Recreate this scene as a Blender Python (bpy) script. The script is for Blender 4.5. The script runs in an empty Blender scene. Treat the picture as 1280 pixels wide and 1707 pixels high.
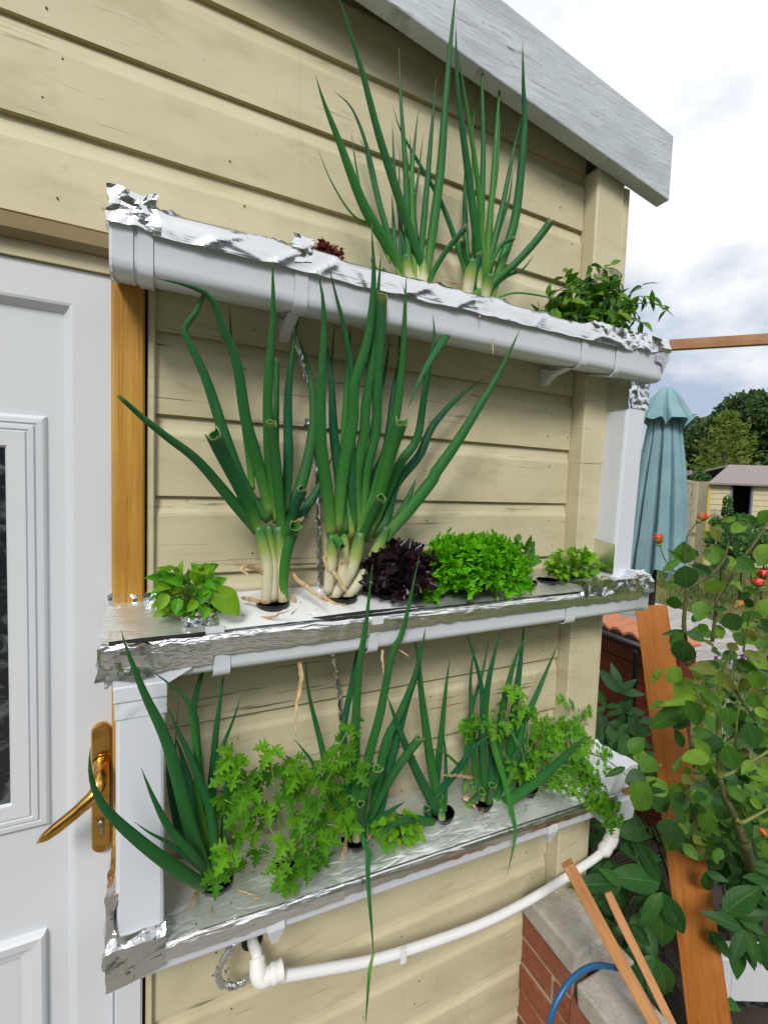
import bpy, math, random
from mathutils import Vector, Matrix, noise as MN
random.seed(7)
SC = bpy.context.scene
COL = SC.collection
V = Vector
rad = math.radians
rnd = random.uniform

# ------------------------------------------------------------------ camera
FPX, YAW, PITCH, ROLL = 752.64, 0.44824, -0.059461, 0.034309
CAMP = V((0.0, -0.87, 1.60))
_f = V((math.sin(YAW)*math.cos(PITCH), math.cos(YAW)*math.cos(PITCH), math.sin(PITCH)))
_r0 = V((math.cos(YAW), -math.sin(YAW), 0)); _u0 = _r0.cross(_f)
CR = math.cos(ROLL)*_r0 + math.sin(ROLL)*_u0
CU = -math.sin(ROLL)*_r0 + math.cos(ROLL)*_u0
CF = _f
cam = bpy.data.cameras.new('camera'); camo = bpy.data.objects.new('camera', cam); COL.objects.link(camo)
cam.sensor_fit = 'HORIZONTAL'; cam.sensor_width = 36.0; cam.lens = FPX/1280*36
cam.clip_start = 0.02; cam.clip_end = 600
m = Matrix((CR, CU, -CF)).transposed().to_4x4(); m.translation = CAMP
camo.matrix_world = m
SC.camera = camo

# ------------------------------------------------------------------ world, sun, exposure
SUN_EL, SUN_AZ = rad(42), rad(212)          # azimuth clockwise from +Y
W = bpy.data.worlds.new('World'); SC.world = W; W.use_nodes = True
wn = W.node_tree.nodes; wl = W.node_tree.links
for n in list(wn): wn.remove(n)
def wnode(t, **k):
    n = wn.new(t)
    for a, b in k.items(): setattr(n, a, b)
    return n
wo = wnode('ShaderNodeOutputWorld'); bg = wnode('ShaderNodeBackground'); bg.inputs[1].default_value = 0.115
sky = wnode('ShaderNodeTexSky', sky_type='NISHITA', sun_disc=False, sun_elevation=SUN_EL, sun_rotation=SUN_AZ)
tc = wnode('ShaderNodeTexCoord')
mp = wnode('ShaderNodeMapping'); mp.inputs['Scale'].default_value = (1.0, 1.0, 1.9)
mp.inputs['Location'].default_value = (0.35, 0.1, 0.0)
wl.new(tc.outputs['Generated'], mp.inputs[0])
n1 = wnode('ShaderNodeTexNoise'); n1.inputs['Scale'].default_value = 2.6; n1.inputs['Detail'].default_value = 6; n1.inputs['Roughness'].default_value = .52
n2 = wnode('ShaderNodeTexNoise'); n2.inputs['Scale'].default_value = 1.7; n2.inputs['Detail'].default_value = 3
wl.new(mp.outputs[0], n1.inputs['Vector']); wl.new(mp.outputs[0], n2.inputs['Vector'])
cr = wnode('ShaderNodeValToRGB')           # shades of the cloud deck
cr.color_ramp.elements[0].position = .37; cr.color_ramp.elements[0].color = (3.2, 3.8, 4.8, 1)
cr.color_ramp.elements[1].position = .53; cr.color_ramp.elements[1].color = (6.9, 7.0, 7.15, 1)
sx_ = wnode('ShaderNodeSeparateXYZ'); wl.new(tc.outputs['Generated'], sx_.inputs[0])
el_ = wnode('ShaderNodeMapRange'); el_.inputs[1].default_value = 0.0; el_.inputs[2].default_value = .5; el_.inputs[3].default_value = -.20; el_.inputs[4].default_value = .12
wl.new(sx_.outputs[2], el_.inputs[0]); ad_ = wnode('ShaderNodeMath', operation='ADD'); wl.new(n1.outputs[0], ad_.inputs[0]); wl.new(el_.outputs[0], ad_.inputs[1])
wl.new(ad_.outputs[0], cr.inputs[0])
cv = wnode('ShaderNodeMapRange'); cv.inputs[1].default_value = .28; cv.inputs[2].default_value = .42
cv.inputs[3].default_value = 1.0; cv.inputs[4].default_value = 1.0
wl.new(n2.outputs[0], cv.inputs[0])
mx = wnode('ShaderNodeMixRGB'); wl.new(cv.outputs[0], mx.inputs[0]); wl.new(sky.outputs[0], mx.inputs[1]); wl.new(cr.outputs[0], mx.inputs[2])
wl.new(mx.outputs[0], bg.inputs[0]); wl.new(bg.outputs[0], wo.inputs[0])

sl = bpy.data.lights.new('sun', 'SUN'); sl.energy = 2.0; sl.angle = rad(18); sl.color = (1, .96, .9)
so = bpy.data.objects.new('sun', sl); COL.objects.link(so)
sdir = V((math.sin(SUN_AZ)*math.cos(SUN_EL), math.cos(SUN_AZ)*math.cos(SUN_EL), math.sin(SUN_EL)))
so.rotation_euler = sdir.to_track_quat('Z', 'Y').to_euler(); so.location = (0, -3, 6)
vs = SC.view_settings; vs.view_transform = 'Standard'; vs.look = 'None'; vs.gamma = 1; vs.use_curve_mapping = False
vs.exposure = 0.36

# ------------------------------------------------------------------ picture point -> place
def ray(x, y): return CF + CR*((x-640)/FPX) - CU*((y-853.5)/FPX)
def at(x, y, Y):                       # the point on the plane y = Y (parallel to the wall)
    d = ray(x, y); return CAMP + d*((Y-CAMP.y)/d.y)
def atd(x, y, dep): return CAMP + ray(x, y)*dep
def depth(P): return (P-CAMP).dot(CF)

# ------------------------------------------------------------------ objects
def wloc(o):
    v = V((0, 0, 0))
    while o: v += o.location; o = o.parent
    return v
def tag(o, label=None, cat=None, group=None, kind=None):
    if label: o['label'] = label
    if cat: o['category'] = cat
    if group: o['group'] = group
    if kind: o['kind'] = kind
    return o
def thing(name, label, cat, loc=(0, 0, 0), group=None):
    o = bpy.data.objects.new(name, None); o.empty_display_size = .05; COL.objects.link(o); o.location = loc
    return tag(o, label, cat, group)
def link(name, me, parent=None, loc=None):
    o = bpy.data.objects.new(name, me); COL.objects.link(o)
    if parent: o.parent = parent
    if loc is not None: o.location = loc
    return o
class MB:
    def __init__(s): s.v = []; s.f = []; s.m = []; s.t = []; s.uv = []; s.sm = []
    def add(s, vs, fs, mi=0, t=None, sm=True):
        o = len(s.v); s.v += [V(p) for p in vs]; s.t += (t if t else [0.0]*len(vs))
        for f in fs: s.f.append([o+i for i in f]); s.m.append(mi); s.sm.append(sm)
    def box(s, a, b, mi=0):
        x0, y0, z0 = a; x1, y1, z1 = b
        s.add([(x0,y0,z0),(x1,y0,z0),(x1,y1,z0),(x0,y1,z0),(x0,y0,z1),(x1,y0,z1),(x1,y1,z1),(x0,y1,z1)],
              [(0,3,2,1),(4,5,6,7),(0,1,5,4),(1,2,6,5),(2,3,7,6),(3,0,4,7)], mi, sm=False)
    def bar(s, p, q, w, h, up=V((0, 0, 1)), mi=0, w2=None, h2=None):
        p = V(p); q = V(q); d = (q-p).normalized(); x = d.cross(up).normalized(); z = x.cross(d)
        w2 = w if w2 is None else w2; h2 = h if h2 is None else h2
        L = [p+x*a*w/2+z*b*h/2 for a, b in ((-1,-1),(1,-1),(1,1),(-1,1))]+[q+x*a*w2/2+z*b*h2/2 for a, b in ((-1,-1),(1,-1),(1,1),(-1,1))]
        s.add(L, [(0,1,2,3),(7,6,5,4),(0,4,5,1),(1,5,6,2),(2,6,7,3),(3,7,4,0)], mi, sm=False)
    def tube(s, pts, r, n=10, mi=0, flat=1.0, side=None, cap=True, jit=0, sm=True, tv=None, tan=None, rag=0):
        k = len(pts); pts = [V(p) for p in pts]
        rr = r if isinstance(r, (list, tuple)) else [r]*k
        vs = []; ts = []; prev = None
        for i in range(k):
            T = (pts[min(i+1, k-1)]-pts[max(i-1, 0)])
            T = T.normalized() if T.length > 1e-9 else V((0, 0, 1))
            if tan is not None: T = tan
            if side is not None: A = T.cross(side(pts[i]))
            else: A = T.cross(prev) if prev is not None else T.cross(V((.13, .97, .21)))
            if A.length < 1e-6: A = T.cross(V((0, 0, 1)))
            A.normalize(); B = T.cross(A); prev = B if side is None else None
            if side is None: A, B = A, B; prev = B.copy(); prev = (A.cross(T)).normalized()
            for j in range(n):
                a = 2*math.pi*j/n; q = rr[i]*(1+(rnd(-jit, jit) if jit else 0))
                vs.append(pts[i]+A*math.cos(a)*q+B*math.sin(a)*q*flat); ts.append(i/(k-1) if tv is None else tv)
        fs = [(i*n+j, i*n+(j+1) % n, (i+1)*n+(j+1) % n, (i+1)*n+j) for i in range(k-1) for j in range(n)]
        if cap: fs += [tuple(range(n-1, -1, -1)), tuple((k-1)*n+j for j in range(n))]
        s.add(vs, fs, mi, ts, sm)
    def grid(s, fn, nu, nv, mi=0, sm=True, t=None):
        vs = [fn(i/nu, j/nv) for i in range(nu+1) for j in range(nv+1)]
        fs = [(i*(nv+1)+j, (i+1)*(nv+1)+j, (i+1)*(nv+1)+j+1, i*(nv+1)+j+1) for i in range(nu) for j in range(nv)]
        s.add(vs, fs, mi, [i/nu for i in range(nu+1) for j in range(nv+1)], sm)
    def prism(s, prof, x0, x1, n=1, mi=0, mis=None, closed=True, sm=False, caps=True):   # (y, z) profile along x
        k = len(prof); xs = [x0+(x1-x0)*i/n for i in range(n+1)]
        vs = [(x, p[0], p[1]) for x in xs for p in prof]; o = len(s.v)
        s.v += [V(p) for p in vs]; s.t += [0.0]*len(vs)
        for i in range(n):
            for j in range(k if closed else k-1):
                s.f.append([o+i*k+j, o+i*k+(j+1) % k, o+(i+1)*k+(j+1) % k, o+(i+1)*k+j]); s.m.append(mis[j] if mis else mi); s.sm.append(sm)
        if caps and closed:
            s.f.append([o+j for j in range(k)][::-1]); s.m.append(mi); s.sm.append(False)
            s.f.append([o+n*k+j for j in range(k)]); s.m.append(mi); s.sm.append(False)
    def build(s, name, mats, parent=None, bevel=0, fix=True, kind=None, sharp=None):
        off = wloc(parent) if parent else V((0, 0, 0))
        me = bpy.data.meshes.new(name); me.from_pydata([v-off for v in s.v], [], s.f)
        for mt in (mats if isinstance(mats, (list, tuple)) else [mats]): me.materials.append(mt)
        me.polygons.foreach_set('material_index', s.m); me.polygons.foreach_set('use_smooth', s.sm)
        a = me.attributes.new('t', 'FLOAT', 'POINT'); a.data.foreach_set('value', s.t)
        me.update()
        if fix:
            import bmesh
            bm = bmesh.new(); bm.from_mesh(me); bmesh.ops.recalc_face_normals(bm, faces=bm.faces); bm.to_mesh(me); bm.free()
        if sharp: me.set_sharp_from_angle(angle=rad(sharp))
        o = link(name, me, parent)
        if kind: o['kind'] = kind
        if bevel:
            b = o.modifiers.new('bevel', 'BEVEL'); b.width = bevel; b.segments = 2; b.limit_method = 'ANGLE'; b.angle_limit = rad(35)
        return o
def smooth_path(P, n):                  # Catmull-Rom through the points
    P = [V(p) for p in P]
    if len(P) == 2: return [P[0].lerp(P[1], i/n) for i in range(n+1)]
    Q = [P[0]*2-P[1]]+P+[P[-1]*2-P[-2]]; out = []
    seg = [max((P[i+1]-P[i]).length, 1e-6) for i in range(len(P)-1)]; tot = sum(seg)
    for i in range(n+1):
        d = tot*i/n; k = 0
        while k < len(seg)-1 and d > seg[k]: d -= seg[k]; k += 1
        t = min(1, d/seg[k]); a, b, c, e = Q[k:k+4]
        out.append(.5*((2*b)+(c-a)*t+(2*a-5*b+4*c-e)*t*t+(3*b-a-3*c+e)*t**3))
    return out
def view(p): return (p-CAMP).normalized()

# ------------------------------------------------------------------ materials
class NT:
    def __init__(s, name):
        s.mat = bpy.data.materials.new(name); s.mat.use_nodes = True
        s.n = s.mat.node_tree.nodes; s.l = s.mat.node_tree.links
        s.bsdf = s.n['Principled BSDF']; s.out = s.n['Material Output']
    def node(s, t, **k):
        n = s.n.new(t)
        for a, b in k.items():
            if a.startswith('i_'): n.inputs[int(a[2:])].default_value = b
            else: setattr(n, a, b)
        return n
    def sock(s, i, v):
        if hasattr(v, 'is_linked') or hasattr(v, 'links'): s.l.new(v, i)
        else:
            try: i.default_value = v
            except Exception: i.default_value = (v[0], v[1], v[2], 1)
    def pos(s, scale=(1, 1, 1), obj=False):
        if obj: o = s.node('ShaderNodeTexCoord').outputs['Object']
        else: o = s.node('ShaderNodeNewGeometry').outputs['Position']
        mp = s.node('ShaderNodeMapping'); mp.inputs['Scale'].default_value = scale
        s.l.new(o, mp.inputs[0]); return mp.outputs[0]
    def noise(s, vec, scale, detail=4, rough=.55, dist=0):
        n = s.node('ShaderNodeTexNoise'); s.l.new(vec, n.inputs['Vector'])
        n.inputs['Scale'].default_value = scale; n.inputs['Detail'].default_value = detail
        n.inputs['Roughness'].default_value = rough; n.inputs['Distortion'].default_value = dist
        return n.outputs[0]
    def rng(s, v, a, b, c=0., d=1.):
        n = s.node('ShaderNodeMapRange'); s.sock(n.inputs[0], v)
        for i, q in enumerate((a, b, c, d)): n.inputs[i+1].default_value = q
        return n.outputs[0]
    def math(s, op, a, b=0.):
        n = s.node('ShaderNodeMath', operation=op); s.sock(n.inputs[0], a); s.sock(n.inputs[1], b); return n.outputs[0]
    def mix(s, f, a, b, bt='MIX'):
        n = s.node('ShaderNodeMixRGB', blend_type=bt)
        s.sock(n.inputs[0], f)
        for i, q in ((1, a), (2, b)):
            if hasattr(q, 'links'): s.l.new(q, n.inputs[i])
            else: n.inputs[i].default_value = (q[0], q[1], q[2], 1)
        return n.outputs[0]
    def ramp(s, f, els):
        n = s.node('ShaderNodeValToRGB'); s.sock(n.inputs[0], f); e = n.color_ramp.elements
        while len(e) < len(els): e.new(.5)
        for q, (p, c) in zip(e, els): q.position = p; q.color = (c[0], c[1], c[2], 1)
        return n.outputs[0]
    def attr(s, name): return s.node('ShaderNodeAttribute', attribute_name=name).outputs['Fac']
    def rand(s): return s.node('ShaderNodeObjectInfo').outputs['Random']
    def bump(s, h, strength=.3, dist=.002):
        n = s.node('ShaderNodeBump'); s.l.new(h, n.inputs['Height']); n.inputs['Strength'].default_value = strength
        n.inputs['Distance'].default_value = dist; s.l.new(n.outputs[0], s.bsdf.inputs['Normal']); return n
    def fin(s, col=None, rough=.5, metal=0, spec=.5, trans=0, tcol=None):
        if col is not None: s.sock(s.bsdf.inputs['Base Color'], col if hasattr(col, 'links') else (col[0], col[1], col[2], 1))
        s.sock(s.bsdf.inputs['Roughness'], rough); s.bsdf.inputs['Metallic'].default_value = metal
        s.bsdf.inputs['Specular IOR Level'].default_value = spec
        if trans:
            t = s.node('ShaderNodeBsdfTranslucent'); q = tcol if tcol is not None else col
            if hasattr(q, 'links'): s.l.new(q, t.inputs[0])
            else: t.inputs[0].default_value = (q[0], q[1], q[2], 1)
            x = s.node('ShaderNodeMixShader'); x.inputs[0].default_value = trans
            s.l.new(s.bsdf.outputs[0], x.inputs[1]); s.l.new(t.outputs[0], x.inputs[2]); s.l.new(x.outputs[0], s.out.inputs[0])
        return s.mat

def m_plain(name, col, rough=.5, var=.12, scale=6, metal=0, spec=.5, bump=0, bscale=60):
    n = NT(name); p = n.pos()
    c = n.mix(n.noise(p, scale, 5), [x*(1-var) for x in col], [min(1, x*(1+var)) for x in col])
    if bump: n.bump(n.noise(p, bscale, 4), bump, .002)
    return n.fin(c, rough, metal, spec)

def m_board(name, wear):
    n = NT(name); p = n.pos()
    info = n.rand()
    big = n.noise(n.pos((1.3, 1, 4)), 2.2, 4)
    c = n.mix(n.rng(big, .35, .65), (.52, .47, .30), (.615, .565, .385))
    c = n.mix(n.rng(info, 0, 1, 0, .28), c, (.60, .525, .375))
    # greenish grey grime in soft patches
    g = n.noise(n.pos((2.2, 1, 5)), 3.1, 6, .62)
    c = n.mix(n.rng(g, .52, .76, 0, .6), c, (.38, .33, .185))
    # vertical runs
    runs = n.noise(n.pos((26, 1, 1.6)), 1.0, 3, .6)
    c = n.mix(n.rng(runs, .62, .78, 0, .22), c, (.3, .27, .16))
    # hairline cracks along the grain, clustered
    st = n.noise(n.pos((2.6, 1, 95)), 1.6, 5, .62, .25)
    cl = n.noise(n.pos((1.5, 1, 9)), 1.9, 3, .5)
    crack = n.math('MULTIPLY', n.rng(st, .60-wear*.05, .655-wear*.04), n.rng(cl, .56-wear*.16, .66-wear*.12))
    c = n.mix(n.math('MULTIPLY', crack, .85), c, (.075, .055, .03))
    # pale flakes
    fl = n.noise(n.pos((5, 1, 60)), 2.1, 4, .6)
    c = n.mix(n.math('MULTIPLY', n.rng(fl, .62, .7, 0, .5), n.rng(cl, .45, .6)), c, (.66, .62, .48))
    # specks
    vo = n.node('ShaderNodeTexVoronoi'); n.l.new(n.pos((1, 1, 1)), vo.inputs['Vector']); vo.inputs['Scale'].default_value = 17
    c = n.mix(n.math('MULTIPLY', n.rng(vo.outputs[0], .03, .06, .8, 0), n.rng(big, .45, .6)), c, (.16, .12, .08))
    kn = n.noise(n.pos((3.2, 1, 11)), 2.6, 2, .5, 1.2); c = n.mix(n.rng(kn, .66, .8, 0, .45), c, (.36, .29, .16))
    gr = n.noise(n.pos((7, 7, 210)), 1.5, 4, .6)
    h = n.math('ADD', n.math('MULTIPLY', gr, .25), n.math('MULTIPLY', crack, -1.0))
    h = n.math('ADD', h, n.math('MULTIPLY', big, .8))
    n.bump(h, .35, .002)
    return n.fin(c, n.rng(g, .3, .7, .42, .62), spec=.35)
BOARD = m_board('cream_painted_board', .0); BOARDW = m_board('cream_painted_board_cracked', .5)
POST = m_board('cream_painted_post', .12)
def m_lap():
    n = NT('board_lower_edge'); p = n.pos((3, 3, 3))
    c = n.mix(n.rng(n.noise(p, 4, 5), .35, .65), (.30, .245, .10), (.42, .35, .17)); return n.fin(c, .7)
LAP = m_lap()  # olive board undersides: shade put into the colour, together with algae grime
def m_fascia():
    n = NT('weathered_white_paint')
    a = n.noise(n.pos((2.2, 2, 34)), 2.4, 6, .68, .5); b = n.noise(n.pos((1.5, 1, 4)), 3.5, 5, .6)
    c = n.mix(n.rng(b, .35, .65), (.38, .42, .46), (.54, .59, .635))
    c = n.mix(n.math('MULTIPLY', n.rng(a, .53, .66), n.rng(b, .3, .6, .25, .8)), c, (.27, .28, .275))
    k = n.noise(n.pos((9, 2, 120)), 2, 4, .6)
    c = n.mix(n.math('MULTIPLY', n.rng(k, .62, .68), n.rng(b, .5, .62)), c, (.10, .10, .09))
    n.bump(n.math('ADD', a, k), .4, .0025); return n.fin(c, .6)
FASC = m_fascia()
def m_white(name, col=(.80, .81, .82), rough=.3, dirt=.25):
    n = NT(name); g = n.noise(n.pos((1, 1, 1)), 4.5, 6, .62)
    c = n.mix(n.rng(g, .5, .8, 0, dirt), col, (.55, .55, .50))
    h = n.noise(n.pos(), 9, 2); n.bump(h, .06, .01)
    sp = n.node('ShaderNodeTexVoronoi'); n.l.new(n.pos(), sp.inputs['Vector']); sp.inputs['Scale'].default_value = 13
    c = n.mix(n.rng(sp.outputs[0], .02, .04, .5, 0), c, (.3, .28, .22))
    return n.fin(c, n.rng(g, .3, .7, rough, rough+.15), spec=.45)
UPVC = m_white('white_upvc', (.64, .665, .71), .34, .12)
GUTW = m_white('white_gutter_plastic', (.65, .685, .75), .28, .2)
PIPEW = m_white('white_pipe_plastic', (.80, .80, .78), .35, .2)
def m_wood(name, a, b, dark, axis='z', scale=1., rough=.4, knots=True):
    n = NT(name)
    sc = {'z': (62*scale, 62*scale, 1.3*scale), 'x': (1.6*scale, 44*scale, 44*scale)}[axis]
    p = n.pos(sc, obj=True)
    gr = n.noise(p, 1.3, 5, .6, .6); big = n.noise(n.pos((5, 5, 2), obj=True), 2, 4)
    c = n.mix(n.rng(gr, .36, .64), a, b); c = n.mix(n.rng(big, .42, .72, 0, .75), c, dark)
    fine = n.noise(p, 6, 4, .7); c = n.mix(n.rng(fine, .55, .70, 0, .7), c, [x*.5 for x in dark])
    if knots:
        vo = n.node('ShaderNodeTexVoronoi'); n.l.new(n.pos((14, 14, 2.2) if axis == 'z' else (2.2, 14, 14), obj=True), vo.inputs['Vector']); vo.inputs['Scale'].default_value = 1
        c = n.mix(n.rng(vo.outputs[0], .05, .16, .7, 0), c, [x*.35 for x in dark])
    n.bump(n.math('ADD', gr, fine), .2, .0015)
    return n.fin(c, rough, spec=.25)
JAMB = m_wood('varnished_orange_pine', (.46, .235, .040), (.58, .335, .075), (.36, .155, .025), 'z', 1, .38)
PLANK = m_wood('orange_stained_plank', (.37, .122, .016), (.45, .165, .028), (.28, .08, .010), 'z', .7, .55)
STICK = m_wood('bare_pine_stick', (.46, .215, .085), (.56, .30, .13), (.34, .14, .05), 'z', .8, .6, False)
BEAM = m_wood('brown_beam', (.33, .165, .08), (.42, .23, .12), (.25, .11, .05), 'x', .5, .7)
GREYWOOD = m_wood('silvered_table_wood', (.36, .34, .325), (.47, .45, .435), (.24, .22, .20), 'x', .6, .8, False)
def m_foil(name, crinkle=.5, rough=.16, scale=26, col=(.86, .87, .88), stretch=(1, 1, 1), metal=1.0):
    n = NT(name); p = n.pos(stretch)
    vo = n.node('ShaderNodeTexVoronoi', feature='DISTANCE_TO_EDGE'); 
    wv = n.mix(.12, p, n.node('ShaderNodeTexNoise').outputs['Color'])
    n.l.new(wv, vo.inputs['Vector']); vo.inputs['Scale'].default_value = scale
    a = n.rng(vo.outputs[0], 0, .16); b = n.noise(p, scale*1.3, 4, .6, .8); d = n.noise(p, scale*4.2, 3, .6)
    h = n.math('ADD', n.math('MULTIPLY', a, .35), n.math('ADD', n.math('MULTIPLY', b, 1.0), n.math('MULTIPLY', d, .18)))
    n.bump(h, crinkle, .006)
    g = n.noise(p, 7, 4)
    c = n.mix(n.rng(g, .45, .75, 0, .45), col, (.66, .65, .60))
    return n.fin(c, n.rng(g, .3, .7, rough, rough+.14), metal)
FOIL = m_foil('aluminium_foil', .10, .15, 11, (.74, .75, .77), (.45, 1, 1)); FOILC = m_foil('crumpled_foil', .07, .12, 20, (.76, .77, .79))
FOILS = m_foil('smooth_foil_tape', .10, .2, 9, (.80, .80, .78), (.35, 1, 1)); FOILCOV = m_foil('foil_cover_sheet', .30, .27, 12, (.79, .82, .81), metal=.8)
FOILE = m_foil('creased_foil_edge', .38, .22, 11, (.95, .96, .97), (.5, 1, .8)); COVW = m_plain('white_cover_sheet', (.70, .73, .74), .32, .08, 8)
BRASS = NT('polished_brass'); 
_g = BRASS.noise(BRASS.pos(), 60, 4); BRASS = BRASS.fin(BRASS.mix(BRASS.rng(_g, .4, .7), (.70, .40, .10), (.50, .25, .05)), .16, 1.0)
STEEL = m_plain('dull_steel', (.5, .48, .44), .35, .1, 40, 1)
BLACKP = m_plain('black_plastic', (.012, .012, .013), .45)
MEDIUM = m_plain('dark_growing_medium', (.035, .025, .018), .9, .5, 90, bump=.8, bscale=160)
DARK = m_plain('dark_interior', (.012, .011, .010), .9)
GLASSD = NT('dark_obscure_glass')
_p = GLASSD.pos(); _v = GLASSD.noise(_p, 22, 3, .5, 1.5); GLASSD.bump(_v, .5, .004)
GLASSD = GLASSD.fin(GLASSD.mix(GLASSD.rng(_v, .5, .7), (.014, .016, .02), (.12, .13, .14)), .12)
def m_brick():
    n = NT('red_brick'); r = n.rand(); p = n.pos()
    c = n.ramp(r, [(0, (.20, .055, .025)), (.5, (.30, .085, .035)), (1, (.24, .075, .04))])
    g = n.noise(p, 40, 5, .65); c = n.mix(n.rng(g, .5, .75, 0, .6), c, (.36, .17, .10)); c = n.mix(n.rng(g, .25, .4, .6, 0), c, (.09, .035, .02))
    n.bump(g, .5, .004); return n.fin(c, .9)
BRICK = m_brick()
MORTAR = m_plain('mortar', (.44, .36, .26), .95, .25, 40, bump=.5, bscale=120)
def m_conc():
    n = NT('weathered_concrete'); p = n.pos(); g = n.noise(p, 14, 6, .7); f = n.noise(p, 130, 3, .6)
    c = n.mix(n.rng(g, .35, .65), (.30, .28, .24), (.46, .43, .385)); c = n.mix(n.rng(f, .58, .7, 0, .6), c, (.18, .17, .14))
    n.bump(n.math('ADD', g, f), .5, .003); return n.fin(c, .9)
CONC = m_conc()
HOSE = m_plain('blue_hose', (.012, .10, .24), .35)
FELT = m_plain('grey_roof_felt', (.235, .205, .20), .9, .2, 9, bump=.4)
def m_onion(name, stops, rough=.36, trans=.12):
    n = NT(name); t = n.attr('t'); r = n.rand()
    c = n.ramp(t, stops)
    c = n.mix(n.rng(r, 0, 1, 0, .55), c, (.045, .18, .028)); 
    c = n.mix(n.rng(t, .0, .14, 1, 0), c, n.ramp(t, stops))
    gr = n.noise(n.pos((120, 120, 9)), 1.5, 3, .6); c = n.mix(n.rng(gr, .45, .75, 0, .3), c, (.06, .24, .07))
    blot = n.noise(n.pos(), 30, 4); c = n.mix(n.rng(blot, .56, .74, 0, .4), c, (.055, .17, .025))
    n.bump(gr, .12, .001); return n.fin(c, n.rng(blot, .3, .7, rough+.06, rough+.2), spec=.22, trans=trans)
_tip = [(.965, (.02, .095, .045)), (.992, (.22, .15, .06))]
ONION = m_onion('onion_leaf', [(0, (.28, .40, .08)), (.07, (.11, .28, .045)), (.22, (.020, .155, .030)), (.6, (.013, .118, .042))]+_tip)
ONIONL = m_onion('onion_leaf_fresh', [(0, (.42, .46, .10)), (.10, (.18, .36, .055)), (.35, (.05, .25, .028)), (.7, (.03, .19, .036))]+_tip)
ONIOND = m_onion('onion_leaf_blue', [(0, (.10, .22, .06)), (.12, (.010, .105, .042)), (.6, (.007, .088, .045))]+_tip)
STALK = NT('onion_stalk'); _t = STALK.attr('t')
_c = STALK.ramp(_t, [(0, (.52, .43, .27)), (.12, (.66, .62, .46)), (.5, (.64, .64, .42)), (.70, (.30, .42, .09)), (.9, (.07, .24, .045)), (1, (.03, .15, .045))])
_g = STALK.noise(STALK.pos((160, 160, 10)), 1.4, 4, .6)
STALK.bump(_g, .3, .0015); STALK = STALK.fin(STALK.mix(STALK.rng(_g, .5, .75, 0, .45), _c, (.50, .36, .18)), .45, trans=.08)
DRY = NT('dried_leaf'); _g = DRY.noise(DRY.pos((90, 90, 14)), 1.5, 4, .6)
DRY.bump(_g, .5, .002); DRY = DRY.fin(DRY.mix(DRY.rng(_g, .35, .65), (.42, .26, .11), (.66, .50, .29)), .7, trans=.2)
CUT = m_plain('cut_leaf_rim', (.19, .29, .085), .6)
def m_leaf(name, cols, vein=(.3, .4, .15), vs=.35, rough=.42, trans=.25, blot=None, vfreq=9., tint=1.25):
    n = NT(name); r = n.rand(); uv = n.node('ShaderNodeUVMap').outputs[0]
    sx = n.node('ShaderNodeSeparateXYZ'); n.l.new(uv, sx.inputs[0]); u = sx.outputs[0]; v = n.math('ABSOLUTE', n.math('SUBTRACT', n.math('MULTIPLY', sx.outputs[1], 2), 1))
    k = len(cols); c = n.ramp(r, [(i/max(1, k-1), q) for i, q in enumerate(cols)])
    g = n.noise(n.pos(), 45, 4); c = n.mix(n.rng(g, .4, .7, 0, .35), c, [x*.6 for x in cols[0]])
    mid = n.rng(v, .02, .09, 1, 0)
    lat = n.math('FRACT', n.math('SUBTRACT', n.math('MULTIPLY', u, vfreq), n.math('MULTIPLY', v, vfreq*.32)))
    la = n.rng(n.math('ABSOLUTE', n.math('SUBTRACT', lat, .5)), .0, .09, 1, 0)
    ve = n.math('MAXIMUM', mid, n.math('MULTIPLY', la, .55))
    c = n.mix(n.math('MULTIPLY', ve, vs), c, vein)
    if blot: 
        b = n.noise(n.pos(), 26, 5, .6); c = n.mix(n.rng(b, .62, .72, 0, .8), c, blot)
    n.bump(n.math('SUBTRACT', g, n.math('MULTIPLY', ve, .8)), .35, .0012)
    return n.fin(c, rough+.1, spec=.2, trans=trans, tcol=n.mix(1.0, c, (tint, tint*1.1, .7), 'MULTIPLY'))
PARS = m_leaf('parsley_leaf', [(.045, .17, .005), (.085, .26, .006), (.13, .34, .008)], (.16, .36, .06), .3, .38, .3)
PARS2 = m_leaf('fine_parsley_leaf', [(.055, .20, .005), (.09, .28, .008), (.14, .36, .012)], (.16, .36, .06), .3, .4, .3)
BASIL = m_leaf('basil_leaf', [(.05, .24, .008), (.09, .32, .012), (.22, .36, .015), (.07, .28, .01)], (.16, .38, .06), .35, .3, .25, vfreq=6)
MINT = m_leaf('small_herb_leaf', [(.08, .28, .008), (.15, .37, .012), (.25, .43, .02)], (.2, .4, .06), .3, .4, .3, vfreq=5)
CHIL = m_leaf('chilli_leaf', [(.022, .09, .008), (.045, .15, .01), (.10, .24, .012), (.18, .30, .018)], (.14, .28, .06), .3, .33, .2)
ROSE = m_leaf('rose_leaf', [(.040, .125, .014), (.072, .185, .02), (.125, .255, .024), (.19, .32, .03)], (.12, .24, .08), .4, .4, .25, (.028, .03, .02))
ROSED = m_leaf('rose_leaf_dark', [(.022, .075, .015), (.036, .105, .02)], (.07, .15, .06), .4, .35, .15)
ROSEO = m_leaf('rose_leaf_bronze', [(.14, .15, .03), (.18, .20, .045), (.12, .17, .03)], (.2, .18, .07), .35, .4, .3)
PEON = m_leaf('peony_leaf', [(.016, .066, .015), (.026, .098, .02), (.045, .14, .028), (.03, .11, .024)], (.10, .20, .07), .5, .33, .18, vfreq=7)
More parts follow.
